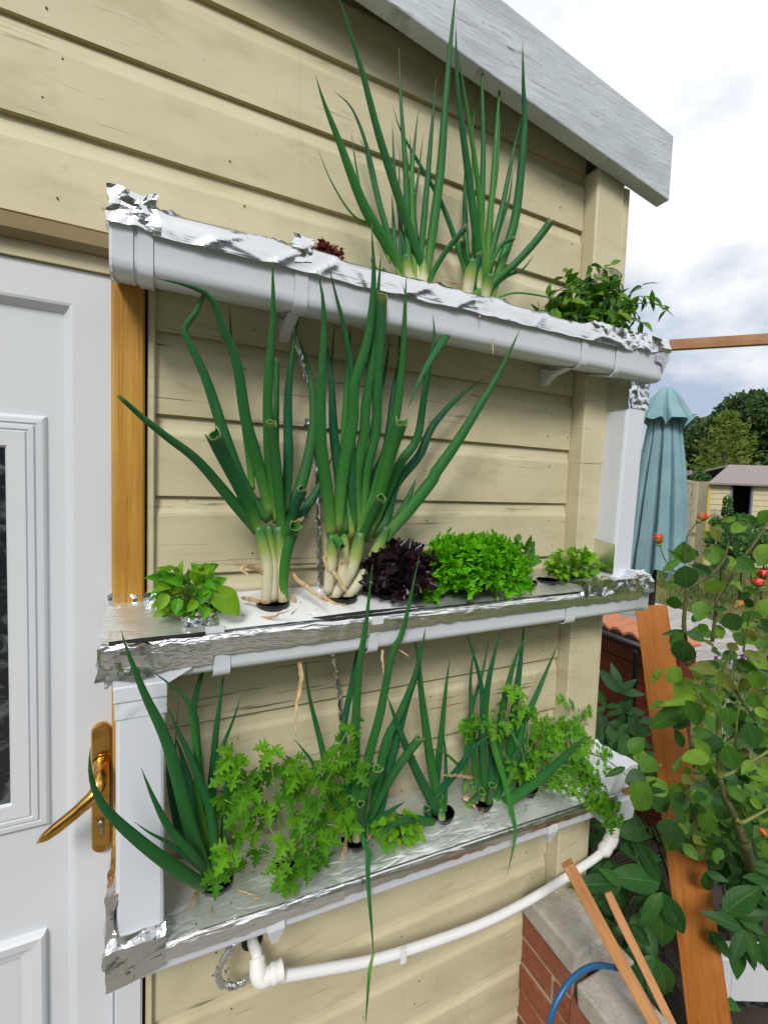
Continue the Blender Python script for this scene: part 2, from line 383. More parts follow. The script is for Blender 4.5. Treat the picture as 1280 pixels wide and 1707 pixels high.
PEONB = m_leaf('peony_leaf_bluish', [(.035, .10, .04), (.055, .135, .06)], (.14, .24, .13), .5, .36, .15, vfreq=7)
LETT = NT('frilly_lettuce'); _t = LETT.attr('t'); _g = LETT.noise(LETT.pos(), 60, 4)
_c = LETT.ramp(_t, [(0, (.20, .42, .05)), (.45, (.075, .36, .004)), (.8, (.085, .42, .003)), (1, (.20, .58, .012))])
_c = LETT.mix(LETT.rng(LETT.rand(), 0, 1, 0, .3), _c, (.05, .30, .003)); LETT.bump(_g, .4, .002); LETT = LETT.fin(_c, .5, spec=.2, trans=.35)
LETD = NT('dark_lettuce'); _g = LETD.noise(LETD.pos(), 40, 4); _t = LETD.attr('t')
_c = LETD.mix(LETD.rng(_g, .4, .7), (.010, .005, .008), (.026, .008, .013)); _c = LETD.mix(LETD.rng(_t, .0, .35, .8, 0), _c, (.07, .10, .03)); LETD.bump(_g, .4, .002); LETD = LETD.fin(_c, .3, trans=.06)
LETR = NT('red_lettuce'); _g = LETR.noise(LETR.pos(), 60, 4)
LETR = LETR.fin(LETR.mix(LETR.rng(_g, .4, .7), (.10, .012, .012), (.20, .035, .02)), .4, trans=.2)
GSTEM = m_plain('green_stem', (.14, .26, .06), .45, .2, 40); GSTEM_L = m_plain('pale_green_stem', (.22, .36, .10), .45, .2, 40)
RSTEM = m_plain('rose_stem', (.075, .075, .022), .55, .45, 30, bump=.3); RSTEMG = m_plain('rose_stem_young', (.13, .16, .03), .5, .3, 30)
PSTEM = m_plain('peony_stem', (.06, .045, .02), .5, .4, 30)
BUD = m_plain('red_bud', (.65, .03, .018), .5, .3, 60); BUDO = m_plain('orange_bud', (.60, .17, .04), .5, .3, 60)
BARK = m_plain('tree_bark', (.07, .055, .04), .9, .3, 5)
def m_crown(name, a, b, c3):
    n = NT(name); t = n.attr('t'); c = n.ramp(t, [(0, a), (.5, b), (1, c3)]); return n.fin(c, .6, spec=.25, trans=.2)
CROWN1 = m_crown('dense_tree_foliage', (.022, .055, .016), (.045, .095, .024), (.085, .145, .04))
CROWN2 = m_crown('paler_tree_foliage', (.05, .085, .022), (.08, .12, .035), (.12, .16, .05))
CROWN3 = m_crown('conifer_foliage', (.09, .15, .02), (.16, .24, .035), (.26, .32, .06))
IVY = m_crown('creeper_foliage', (.03, .09, .02), (.05, .14, .03), (.09, .2, .05))
CANVAS = NT('teal_canvas'); _g = CANVAS.noise(CANVAS.pos(), 7, 4); _w = CANVAS.noise(CANVAS.pos((1, 1, 1)), 420, 2)
CANVAS.bump(_w, .15, .001); CANVAS = CANVAS.fin(CANVAS.mix(CANVAS.rng(_g, .35, .7), (.175, .31, .36), (.23, .38, .43)), .8, trans=.05)
TILE = m_plain('terracotta_tile', (.44, .17, .09), .8, .25, 22, bump=.4); REDWOOD = m_plain('red_brown_stain', (.12, .022, .010), .6, .2, 14)
SHEDW = m_plain('shed_cream_board', (.52, .46, .29), .7, .12, 5); FENCEW = m_plain('grey_brown_fence', (.28, .235, .185), .85, .25, 6)
LATT = m_plain('pale_lattice_wood', (.40, .34, .25), .85, .2, 8)
PURP = m_plain('purple_petal', (.17, .012, .20), .6, .4, 60)

# ================================================================== SETTING
n = NT('lawn_ground'); p = n.pos(); a = n.noise(p, .8, 6, .65); b = n.noise(p, 14, 5, .7)
c = n.mix(n.rng(a, .4, .62), (.075, .115, .025), (.21, .175, .065)); c = n.mix(n.rng(b, .45, .7, 0, .6), c, (.035, .05, .014))
n.bump(b, .8, .03); GROUND = n.fin(c, .95)
g = MB(); N = 40
g.grid(lambda u, v: V((-150+300*u, -150+300*v, 0)), N, N)
tag(g.build('ground', GROUND), kind='structure')
SOIL = m_plain('dark_garden_soil', (.045, .035, .025), .95, .5, 16, bump=1, bscale=60)
g = MB(); g.grid(lambda u, v: V((1.09+1.05*u, -.95+2.0*v, .004+.03*math.sin(u*3.14)*math.sin(v*3.14)+.01*MN.noise(V((u*9, v*9, 0))))), 24, 24)
tag(g.build('garden_bed', SOIL), kind='structure')
PAV = m_plain('patio_concrete', (.24, .225, .20), .9, .2, 3, bump=.3)
g = MB(); g.box((-4, -4.5, -.05), (.86, .0, .02)); tag(g.build('unseen_patio', PAV), kind='structure')  # unseen paving, added for the colour it reflects into the foil

# ================================================================== BUILDING
P_ = .139562; Z0 = 2.40539
bl = thing('timber_outbuilding', 'cream painted timber outbuilding with lapped boards, white door and grey fascia', 'building', (0, 0, 0))
def zlap(k): return Z0-k*P_
def board(k, x0, x1, mat):
    z = zlap(k)+rnd(-.0008, .0008); h = P_; b = MB(); dy = rnd(-.0007, .0007); tw = rnd(-.0006, .0006)
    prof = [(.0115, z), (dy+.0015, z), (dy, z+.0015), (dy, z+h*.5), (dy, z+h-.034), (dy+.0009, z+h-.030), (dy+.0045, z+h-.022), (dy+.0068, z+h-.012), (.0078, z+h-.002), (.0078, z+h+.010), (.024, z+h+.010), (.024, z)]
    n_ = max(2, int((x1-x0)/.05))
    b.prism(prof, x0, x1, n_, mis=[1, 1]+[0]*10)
    for v in b.v:
        if v.y < .012:
            w = MN.noise(V((v.x*2.3, k*3.7, 0)))*.0011+MN.noise(V((v.x*9, k*1.7, 3)))*.0004
            v.z += w; v.y += MN.noise(V((v.x*3.1, k*2.9, 7+v.z*6)))*.0009
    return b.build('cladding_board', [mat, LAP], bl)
boards = {}
for k in range(-1, 18):
    if k == -1: x0, x1 = -1.8, -.25
    elif k <= 3: x0, x1 = -1.8, .954
    else: x0, x1 = -.0195, .954
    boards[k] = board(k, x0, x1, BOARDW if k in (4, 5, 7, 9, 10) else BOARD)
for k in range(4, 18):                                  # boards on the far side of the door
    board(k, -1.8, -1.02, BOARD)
# nails
nb = MB(); nb.tube([(0, 0, 0), (0, -.0012, 0)], [.0017, .0014], 6); nail = nb.build('nail', m_plain('rusty_nail', (.09, .06, .04), .7), boards[0])
nail.location = V((.10, -.0004, zlap(0)+.03)); 
for k, bo in boards.items():
    if k == -1: continue
    for xx in (.13+rnd(-.03, .03), .52+rnd(-.05, .05), .90+rnd(-.02, .02))+((-.16, -.5) if k <= 3 else ()):
        for dz in (.03, .095):
            if rnd(0, 1) < .25: continue
            q = nail.copy(); COL.objects.link(q); q.parent = bo; q.location = (xx+rnd(-.02, .02), -.0006, zlap(k)+dz+rnd(-.008, .008))
b = MB(); b.box((-1.8, .0255, .05), (-1.02, .05, 2.53)); b.box((-1.0, .0255, 1.99), (-.02, .05, 2.50)); b.box((-.02, .0255, .05), (1.07, .05, 2.38))
b.build('wall_backing', DARK, bl)
b = MB(); b.prism([(.0, .0), (-.036, .0), (-.040, .004), (-.040, .0)][:1]+[(-.037, .0)], 0, 1) if False else None
b = MB()                                               # corner post in two pieces
def vpost(bb, x0, x1, yf, yb, z0, z1, ch=.004, wob=.001):
    nz = 24; sec = [(x0, yb), (x0, yf+ch), (x0+ch, yf), (x1-ch, yf), (x1, yf+ch), (x1, yb)]
    vs = []; k = len(sec)
    for i in range(nz+1):
        z = z0+(z1-z0)*i/nz; dx = MN.noise(V((z*3, x0*9, 1)))*wob; dy = MN.noise(V((z*3, x0*9, 5)))*wob
        vs += [(q[0]+dx, q[1]+dy, z) for q in sec]
    fs = [(i*k+j, i*k+(j+1) % k, (i+1)*k+(j+1) % k, (i+1)*k+j) for i in range(nz) for j in range(k)]
    fs += [tuple(range(k)), tuple(nz*k+j for j in range(k))]
    bb.add(vs, fs, sm=False)
vpost(b, .956, 1.054, -.040, .05, .0, 2.40); b.build('corner_post', POST, bl)
b = MB(); vpost(b, 1.0565, 1.080, -.036, .05, .0, 2.385); b.build('corner_strip', POST, bl)
b = MB(); vpost(b, -.0312, -.0197, -.010, .03, .02, 1.94, .002); b.build('trim_strip', POST, bl)
b = MB(); vpost(b, -.0805, -.0345, -.020, .05, .80, 1.9405, .003, .0006); b.build('door_post', JAMB, bl)
b = MB(); vpost(b, -.0785, -.036, -.020, .05, .02, .80, .003, .0006); b.build('door_post_lower', UPVC, bl)
# fascia, soffit and roof
def sheared(bb, x0, x1, y0, y1, zb, zt, n=40):
    vs = []
    for i in range(n+1):
        x = x0+(x1-x0)*i/n; w = MN.noise(V((x*2, 0, 3)))*.002
        vs += [(x, y0+w, zb(x)+w), (x, y1, zb(x)+w), (x, y1, zt(x)), (x, y0+w, zt(x)+w)]
    fs = [(i*4+j, i*4+(j+1) % 4, i*4+4+(j+1) % 4, i*4+4+j) for i in range(n) for j in range(4)]+[(0, 1, 2, 3), (n*4, n*4+1, n*4+2, n*4+3)]
    bb.add(vs, fs, sm=False)
zb = lambda x: 2.369+(1.139-x)*.131; zt = lambda x: 2.525+(1.18-x)*.118
b = MB(); sheared(b, -1.9, 1.173, -.078, -.043, zb, zt); b.build('fascia_board', FASC, bl, bevel=.003)
b = MB(); sheared(b, -1.9, 1.10, -.043, -.012, lambda x: zb(x)+.05, lambda x: zt(x)-.02); b.build('roof_joist', m_plain('dark_stained_joist', (.06, .05, .035), .9), bl)
b = MB(); sheared(b, -1.95, 1.15, -.040, 3.2, lambda x: zt(x)-.024, lambda x: zt(x)-.006); b.build('roof', FELT, bl)
b = MB(); b.box((-1.8, .052, .0), (1.072, 3.1, 2.30)); b.build('wall', SHEDW, bl)
# door head
b = MB(); b.prism([(.03, 1.9455), (-.018, 1.9455), (-.028, 1.952), (-.030, 1.972), (.012, 1.986), (.03, 1.986)], -1.05, -.0565, 8); b.build('drip_moulding', m_plain('weathered_moulding', (.27, .205, .10), .8, .3, 12, bump=.4), bl)
b = MB(); b.prism([(.03, 1.922), (-.006, 1.922), (-.006, 1.945), (.03, 1.945)], -1.05, -.0815, 4); b.build('door_head', POST, bl)
# door
dr = link('door', None, bl) if False else None
def frame_rect(bb, x0, x1, z0, z1, prof):              # prof: (inset, y) steps
    vs = []
    for ins, y in prof: vs += [(x0+ins, y, z0+ins), (x1-ins, y, z0+ins), (x1-ins, y, z1-ins), (x0+ins, y, z1-ins)]
    fs = [(i*4+j, i*4+(j+1) % 4, i*4+4+(j+1) % 4, i*4+4+j) for i in range(len(prof)-1) for j in range(4)]
    bb.add(vs, fs, sm=False)
DX0, DX1, DZ0, DZ1 = -1.0, -.0815, .04, 1.9215
b = MB(); frame_rect(b, DX0, DX1, DZ0, DZ1, [(0, .045), (0, .002), (.002, 0), (.054, 0), (.058, .0012), (.0655, .011), (.0675, .0125), (.0675, .045)])
door = b.build('door', UPVC, bl)
b = MB(); b.box((DX0+.066, .0135, DZ0+.066), (DX1-.066, .043, DZ1-.066)); b.build('door_panel', UPVC, door)
GX0, GX1 = -.70, -.172
mp_ = [(0, .0135), (.002, .0085), (.005, .0062), (.012, .0055), (.0132, .0078), (.0152, .0078), (.0165, .0045), (.0225, .004), (.0237, .0062), (.0257, .0062), (.027, .0035), (.049, .004), (.053, .0095)]
b = MB(); frame_rect(b, GX0, GX1, 1.018, 1.690, mp_); b.build('window_moulding', UPVC, door)
b = MB(); b.box((GX0+.05, .0085, 1.068), (GX1-.05, .0105, 1.64)); b.build('glass_pane', GLASSD, door)
b = MB(); frame_rect(b, GX0, -.179, .16, .835, [(0, .0135), (.002, .004), (.006, .001), (.020, .003), (.022, .008), (.028, .009), (.036, .0105)])
b.build('panel_moulding', UPVC, door)
b = MB()
for (xa, za), (xb, zb_) in (((-.215, .62), (-.44, .80)), ((-.44, .80), (-.665, .62)), ((-.665, .44), (-.44, .20)), ((-.44, .20), (-.215, .44)), ((-.215, .44), (-.215, .62)), ((-.665, .44), (-.665, .62))):
    b.bar((xa, .0125, za), (xb, .0125, zb_), .012, .008, V((0, 1, 0)))
b.build('diamond_moulding', UPVC, door)
# handle
def slot(bb, cx, z0, z1, w, y0, y1, n=14):
    o = []; r = w/2
    for i in range(n+1): a = math.pi*i/n; o.append((cx+r*math.cos(a), z1-r+r*math.sin(a)))
    for i in range(n+1): a = math.pi+math.pi*i/n; o.append((cx+r*math.cos(a), z0+r+r*math.sin(a)))
    k = len(o); zc = (z0+z1)/2
    def ring(s, y): return [(cx+(x-cx)*s, y, z-(0 if s == 1 else (1-s)*r*(1 if z > zc else -1))) for x, z in o]
    vs = ring(1, y0)+ring(1, y1+.003)+ring(.86, y1)
    fs = [(i, (i+1) % k, k+(i+1) % k, k+i) for i in range(k)]+[(k+i, k+(i+1) % k, 2*k+(i+1) % k, 2*k+i) for i in range(k)]+[tuple(2*k+i for i in range(k))]
    bb.add(vs, fs, sm=False)
b = MB(); slot(b, -.0985, .957, 1.184, .0285, .0, -.010); hp = b.build('handle_plate', BRASS, door)
b = MB(); b.tube(smooth_path([(-.0975, -.008, 1.118), (-.0965, -.030, 1.114), (-.0965, -.046, 1.104), (-.103, -.056, 1.092), (-.125, -.060, 1.074), (-.150, -.060, 1.056), (-.176, -.058, 1.0375)], 26),
    [.0125]*3+[.0115]*6+[.0100]*5+[.0092]*8+[.0085, .008, .007, .0045, .0015], 14); b.build('handle_lever', BRASS, door)
b = MB(); b.tube([(-.0985, -.009, 1.012), (-.0985, -.0145, 1.012)], .0055, 16); b.box((-.1005, -.014, .993), (-.0965, -.009, 1.008)); b.build('lock_cylinder', STEEL, door)

# side wall boards round the corner
b = MB()
for k in range(0, 17):
    z = zlap(k); b.add([(1.082, .06, z), (1.082, 3.1, z), (1.082, 3.1, z+P_*.96), (1.082, .06, z+P_*.96), (1.0725, .06, z), (1.0725, 3.1, z), (1.0725, 3.1, z+P_), (1.0725, .06, z+P_)], [(0, 1, 2, 3), (0, 4, 5, 1), (3, 2, 6, 7), (0, 3, 7, 4), (1, 5, 6, 2)], sm=False)
b.build('side_cladding', SHEDW, bl)

# ================================================================== GUTTER PLANTERS
def crumple(p, amp, s=38):
    q = V(p)*s*.62
    rg = lambda w: .62-2.4*abs(MN.noise(w))
    d = V((rg(q), rg(q+V((31, 7, 3))), rg(q+V((5, 47, 11)))))+.45*V((MN.noise(q*2.1), MN.noise(q*2.1+V((9, 1, 4))), MN.noise(q*2.1+V((2, 6, 8)))))
    return V(p)+d*amp*1.15
def crumple_box(a, b_, amp, res=.006, s=38, open_bottom=False):
    mb = MB(); x0, y0, z0 = a; x1, y1, z1 = b_
    nx, ny, nz = [max(2, int(abs(q-p)/res)) for p, q in zip(a, b_)]
    def face(fn, nu, nv): mb.grid(lambda u, v: crumple(fn(u, v), amp, s), nu, nv, sm=False)
    face(lambda u, v: V((x0+(x1-x0)*u, y0, z0+(z1-z0)*v)), nx, nz)
    face(lambda u, v: V((x0+(x1-x0)*u, y1, z0+(z1-z0)*v)), nx, nz)
    face(lambda u, v: V((x0, y0+(y1-y0)*u, z0+(z1-z0)*v)), ny, nz)
    face(lambda u, v: V((x1, y0+(y1-y0)*u, z0+(z1-z0)*v)), ny, nz)
    face(lambda u, v: V((x0+(x1-x0)*u, y0+(y1-y0)*v, z1)), nx, ny)
    if not open_bottom: face(lambda u, v: V((x0+(x1-x0)*u, y0+(y1-y0)*v, z0)), nx, ny)
    return mb
GP = [(-.125, 0), (-.1275, -.002), (-.1265, -.008), (-.1245, -.012), (-.1238, -.069), (-.1225, -.078), (-.1185, -.085), (-.111, -.0885), (-.098, -.0875), (-.035, -.071), (-.022, -.066), (-.0145, -.056), (-.0125, -.002), (-.0125, 0)]
def gutter(x0, x1, zf, scale, root, yo=0, mat=GUTW):   # an open channel with a thin wall; zf(x) = rim height
    o = MB(); prof = GP+[(y*.965+(-.0022), z+.0025 if z < -.01 else z) for y, z in GP[::-1]]
    o.prism([(y+yo, z*scale) for y, z in prof], x0, x1, 24, sm=True)
    for v in o.v: v.z += zf(v.x)
    return o.build('gutter_channel', mat, root, sharp=42)
def stop_end(x, zf, scale, root, side):
    o = MB(); o.prism([(y*1.01-.001, z*scale*1.02) for y, z in GP], x-.002, x+.002)
    for v in o.v: v.z += zf(x)
    return o.build('end_cap', GUTW, root)
def bracket(x, w, zf, scale, root, arm=True, tail=.0):
    o = MB(); pts = [(y-.0022 if y < -.06 else y, z*scale-(.0022 if z < -.05 else 0)) for y, z in GP[:10]]
    pts = [(-.118, .002)]+pts
    prof = pts+[(y+.0018, z+.0018) for y, z in pts[::-1]]
    o.prism(prof, x-w/2, x+w/2, 1, sm=True)
    if arm:
        zb_ = -.080*scale; o.prism([(-.095, zb_-.003), (-.035, zb_-.003), (-.0005, zb_+.012), (-.0005, zb_-.030), (-.012, zb_-.030), (-.04, zb_-.012)], x-w*.42, x+w*.42)
    for v in o.v: v.z += zf(v.x)
    return o.build('bracket', GUTW, root, sharp=42)

# ---- top
ztop = lambda x: 1.974
T = thing('gutter_planter', 'white plastic gutter topped with shiny foil, highest of the three shelves', 'gutter planter', (.5, -.065, 1.94))
gutter(-.070, 1.125, ztop, 1.0, T)
b = MB()
tops = [(-.013, .003), (-.035, .010), (-.06, .013), (-.09, .011), (-.115, .008), (-.126, .002), (-.1305, -.008), (-.1315, -.020), (-.1312, -.034)]
def foil_top(u, v):
    x = -.02+1.02*u; k = v*(len(tops)-1); i = min(int(k), len(tops)-2); f = k-i
    y = tops[i][0]*(1-f)+tops[i+1][0]*f; z = tops[i][1]*(1-f)+tops[i+1][1]*f
    r = 1-abs(MN.noise(V((x*7+v*1.6, v*.9-x*3, 0))))*3.2; r2 = 1-abs(MN.noise(V((x*15-v*2.2, v*2, 9))))*3.4; nz = .25+.75*max(0, MN.noise(V((x*5, 3, 1)))+.35)
    e = max(0, r)**4*.0045+max(0, r2)**4*.0022*nz+MN.noise(V((x*5, v*1.2, 4)))*.0035
    if v > .9: z += MN.noise(V((x*22, 0, 2)))*.003
    return V((x, y-e*(.9 if v > .45 else .2), 1.974+z+e*(1 if v < .75 else .1)))
b.grid(foil_top, 190, 26); b.build('foil_cover', FOIL, T)
crumple_box((-.0752, -.1335, 1.945), (-.013, -.012, 1.993), .0042, .0055, 50).build('foil_wrap', FOILC, T)
crumple_box((.180, -.134, 1.955), (.212, -.06, 1.994), .004, .005, 60).build('foil_wrap', FOILC, T)
crumple_box((.860, -.1335, 1.948), (1.03, -.02, 1.984), .0035, .0055, 60).build('foil_wrap', FOILC, T)
crumple_box((1.03, -.134, 1.952), (1.129, -.02, 1.985), .0055, .006, 42).build('foil_wrap', FOILC, T)
bracket(-.058, .026, ztop, 1.0, T, False); bracket(-.03, .020, ztop, 1.03, T, False)
for x in (.195, .846): bracket(x, .022, ztop, 1.02, T)
# right running outlet with rounded body
o = MB(); o.prism([(y-.003, z*1.04) for y, z in GP], .955, 1.132, 12, sm=True)
for v in o.v:
    v.z += ztop(v.x)
    if v.x > 1.10 and v.z < 1.93: v.x -= (1.93-v.z)*.35
o.build('running_outlet', GUTW, T, sharp=42); o = MB(); bracket(.955, .014, ztop, 1.07, T, False)
stop_end(-.072, ztop, 1.05, T, -1)
o = MB(); o.add([(1.085, -.1335, 1.948), (1.1325, -.1335, 1.958), (1.134, -.1325, 1.935), (1.112, -.1325, 1.905), (1.108, -.1325, 1.925), (1.082, -.133, 1.929)], [(0, 1, 2, 3, 4, 5)], sm=False)
o.add([(1.1345, -.132, 1.96), (1.1345, -.02, 1.96), (1.118, -.02, 1.905), (1.118, -.125, 1.905)], [(0, 1, 2, 3)], sm=False); o.build('foil_patch', FOILS, T)

# ---- covers with pot holes
def cover(root, x0, x1, zback, zfront, holes, mats, yb=-.010, yf=-.128, amp=.0015, seed=0, matfn=None):
    mb = MB()
    def S(x, y):
        f = (y-yb)/(yf-yb); z = zback(x)*(1-f)+zfront(x)*f
        w = MN.noise(V((x*14, y*22, seed)))*amp+max(0, 1-abs(MN.noise(V((x*22+y*9, y*26, seed+5))))*3)**3*amp*.9
        edge = 1 if .06 < f < .94 else .4
        return V((x, y, z+w*edge))
    cuts = []; x = x0
    for hx, hr, hw in sorted(holes):
        if hx-hw > x+1e-4: cuts.append(('g', x, hx-hw))
        cuts.append(('h', hx-hw, hx+hw, hx, hr)); x = hx+hw
    if x1 > x+1e-4: cuts.append(('g', x, x1))
    yc = -.066
    for c_ in cuts:
        a, b_ = c_[1], c_[2]
        if c_[0] == 'g':
            nx = max(1, int((b_-a)/.012)); mb.grid(lambda u, v: S(a+(b_-a)*u, yb+(yf-yb)*v), nx, 8, mi=matfn(.5*(a+b_)) if matfn else 0)
        else:
            hx, hr = c_[3], c_[4]; bd = []
            for i in range(8): bd.append((a, yb+(yf-yb)*i/8))
            for i in range(8): bd.append((a+(b_-a)*i/8, yf))
            for i in range(8): bd.append((b_, yf+(yb-yf)*i/8))
            for i in range(8): bd.append((b_+(a-b_)*i/8, yb))
            vs = []; k = len(bd)
            for q in bd:
                an = math.atan2(q[1]-yc, q[0]-hx); cx, cy = hx+hr*math.cos(an), yc+hr*math.sin(an)
                for j in range(5): f = j/4; vs.append(S(cx+(q[0]-cx)*f, cy+(q[1]-cy)*f))
            mb.add(vs, [(i*5+j, ((i+1) % k)*5+j, ((i+1) % k)*5+j+1, i*5+j+1) for i in range(k) for j in range(4)], matfn(hx) if matfn else 0)
    return mb.build('foil_cover', mats, root), S
def net_pot(S, x, r, parent, name='net_pot', top=True):
    c_ = S(x, -.066)+V((0, 0, .002)); mb = MB()
    mb.tube([c_+V((0, 0, -.045)), c_+V((0, 0, -.02)), c_+V((0, 0, .001)), c_+V((0, 0, .0025)), c_+V((0, 0, .0025)), c_+V((0, 0, -.001)), c_+V((0, 0, -.012))],
            [r*.72, r*.86, r*.98, r*1.03, r*1.12, r*1.12, r*.9], 22, cap=False, sm=False)
    o = mb.build(name, BLACKP, parent, fix=False)
    mb = MB(); mb.grid(lambda u, v: c_+V((r*.97*u*math.cos(6.2832*v), r*.97*u*math.sin(6.2832*v), -.006-.004*(1-u)+MN.noise(V((u*4, v*9, x*40)))*.004)), 4, 18)
    mb.build('growing_medium', MEDIUM, parent if top else o)
    return c_
# ---- middle
zmb = lambda x: 1.393; zmf = lambda x: 1.3615+.006*x; zmr = lambda x: zmf(x)-.007
M = thing('gutter_planter', 'middle gutter shelf with torn foil cover holding lettuces and tall onions', 'gutter planter', (.5, -.065, 1.33))
MH = {'basil': .047, 'onion_a': .172, 'onion_b': .304, 'dark': .407, 'green': .61, 'mint': .762, 'hole': .832, 'herb': .916}
gutter(-.078, 1.125, zmr, .73, M)
_, SM = cover(M, -.088, 1.118, zmb, zmf, [(x, .0235, .030) for x in MH.values()], [FOILCOV, COVW], seed=3, amp=.0022, matfn=lambda x: 1 if .07 < x < .43 and not (.24 < x < .28) else 0)
def foil_front(x0, x1, zf, h, seed, y=-.129, lip=.012, amp=.002, low=.0):      # foil folded over the rim and hanging on the face
    sec = [(y+lip*1.9, .0035), (y+lip*.8, .005), (y, .001), (y-.0035, -.006), (y-.0035, -h*.5), (y-.001, -h)]
    mb = MB()
    def fn(u, v):
        x = x0+(x1-x0)*u; k = v*5; i = min(int(k), 4); f = k-i
        yy = sec[i][0]*(1-f)+sec[i+1][0]*f; zz = sec[i][1]*(1-f)+sec[i+1][1]*f
        e = max(0, 1-abs(MN.noise(V((x*15+v*1.6, v*1.4-x*5, seed))))*3)**3*amp*1.7*max(.15, MN.noise(V((x*6, 2, seed)))+.4)+MN.noise(V((x*9, v*1.5, seed+3)))*amp
        if v > .93: zz += MN.noise(V((x*46, 1, seed)))*.004
        if v < .05: yy += MN.noise(V((x*30, 1, seed)))*.006
        return V((x, yy-e, zf(x)+zz+e*.6))
    mb.grid(fn, max(20, int((x1-x0)/.006)), 20); return mb
foil_front(-.085, .066, zmr, .046, 11, amp=.003).build('foil_edge', FOILE, M)
foil_front(.060, .335, zmr, .033, 13, amp=.0028).build('foil_edge', FOILE, M)
foil_front(.330, 1.09, zmr, .026, 17, amp=.0016).build('foil_edge', FOILE, M)
crumple_box((-.090, -.1335, zmr(0)-.052), (-.02, -.10, zmr(0)-.002), .004, .0055, 45).build('foil_wrap', FOIL, M)
crumple_box((-.088, -.02, 1.386), (.02, -.004, 1.402), .004, .006, 60).build('foil_wrap', FOILC, M)
crumple_box((.875, -.137, 1.352), (1.128, -.095, 1.386), .0075, .0065, 34).build('foil_wrap', FOILC, M)
crumple_box((1.06, -.13, 1.352), (1.132, -.02, 1.398), .008, .0065, 34).build('foil_wrap', FOILC, M)
crumple_box((.020, -.112, 1.367), (.066, -.088, 1.383), .0055, .0045, 55).build('foil_wad', FOILC, M)
bracket(.080, .026, zmr, .80, M); bracket(.345, .020, zmr, .78, M, True); bracket(.72+.13, .030, zmr, .78, M)
o = MB(); o.prism([(-.045, 1.285), (-.1285, 1.287), (-.1285, 1.312), (-.045, 1.312)], -.070, .035, 10)
for v in o.v:
    if v.x > .0: v.z += (v.x)*.55 if v.z < 1.30 else 0
o.build('running_outlet', GUTW, M)
stop_end(-.079, zmr, .75, M, -1); stop_end(1.126, zmr, .75, M, 1)
for q0, q1 in (((.055, -.1275, 1.358), (.083, -.120, 1.367)), ((.338, -.1355, 1.345), (.36, -.129, 1.358))): o = MB(); o.box(q0, q1); o.build('rim_clip', GUTW, M)
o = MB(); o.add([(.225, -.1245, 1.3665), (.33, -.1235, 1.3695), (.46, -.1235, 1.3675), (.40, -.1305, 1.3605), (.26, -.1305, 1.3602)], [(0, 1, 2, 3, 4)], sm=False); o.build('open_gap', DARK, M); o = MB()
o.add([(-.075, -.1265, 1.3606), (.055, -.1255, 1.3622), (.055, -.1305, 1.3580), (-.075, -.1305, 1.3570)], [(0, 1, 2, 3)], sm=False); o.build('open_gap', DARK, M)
# ---- bottom
zbb = lambda x: .905-.012*x; zbf = lambda x: .871-.042*max(0, x); zbr = lambda x: zbf(x)-.006
Bt = thing('gutter_planter', 'bottom gutter shelf with foil cover, parsley and thin onions above the white drain pipe', 'gutter planter', (.5, -.065, .83))
BH = {'onion_a': .082, 'parsley': .21, 'onion_b': .345, 'herb': .449, 'onion_c': .555, 'onion_d': .662, 'fine': .80}
gutter(-.070, 1.118, zbr, .60, Bt)
_, SB = cover(Bt, -.080, 1.118, zbb, zbf, [(x, .0235, .030) for x in BH.values()], [FOILCOV, COVW], seed=9, amp=.0016)
foil_front(-.08, .30, zbr, .027, 23, lip=.014, amp=.0016).build('foil_edge', FOILE, Bt)
foil_front(.297, 1.05, zbr, .022, 27, lip=.014, amp=.0012).build('foil_edge', FOILS, Bt)
crumple_box((-.0805, -.138, .848), (-.0, -.098, .894), .0040, .0065, 44).build('foil_wrap', FOILC, Bt)
crumple_box((-.0815, -.13, .86), (-.066, -.02, .975), .004, .006, 40).build('foil_wrap', FOILC, Bt)
o = MB(); o.add([(-.078, -.1375, .856), (-.042, -.138, .858), (-.043, -.136, .831), (-.079, -.136, .828)], [(0, 1, 2, 3)], sm=False); o.add([(-.040, -.138, .858), (-.004, -.138, .860), (-.003, -.136, .838), (-.041, -.136, .833)], [(0, 1, 2, 3)], sm=False); o.build('foil_flap', FOILS, Bt)
def prongs(x): # the pointed clip of a support bracket seen below the channel
    z = zbr(x); o = MB(); o.prism([(-.128, .0), (-.131, -.04), (-.122, -.072), (-.095, -.06), (-.02, -.055), (-.02, -.035), (-.1, -.045), (-.124, -.02)], x-.015, x+.015)
    for v in o.v:
        v.z += z
        if v.z < z-.06: v.x = x+(v.x-x)*.35
    o.build('bracket', GUTW, Bt)
prongs(.175); prongs(.83)
o = MB(); o.prism([(-.128, .735), (-.132, .80), (-.03, .80), (-.03, .735)], 1.035, 1.132, 4)
for v in o.v: v.x += (v.z-.8)*.1
o.build('outlet_box', GUTW, Bt, bevel=.003)
crumple_box((.985, -.131, .828), (1.128, -.012, .882), .0055, .007, 30).build('foil_wrap', m_plain('white_foil_back', (.80, .82, .88), .35, .05, 9), Bt)
stop_end(-.071, zbr, .62, Bt, -1)
o = MB(); o.add([(1.06, -.1345, .838), (1.118, -.1345, .834), (1.118, -.134, .812), (1.085, -.134, .812)], [(0, 1, 2, 3)], sm=False); o.build('brown_tape', m_plain('brown_tape_strip', (.33, .16, .07), .4), Bt)

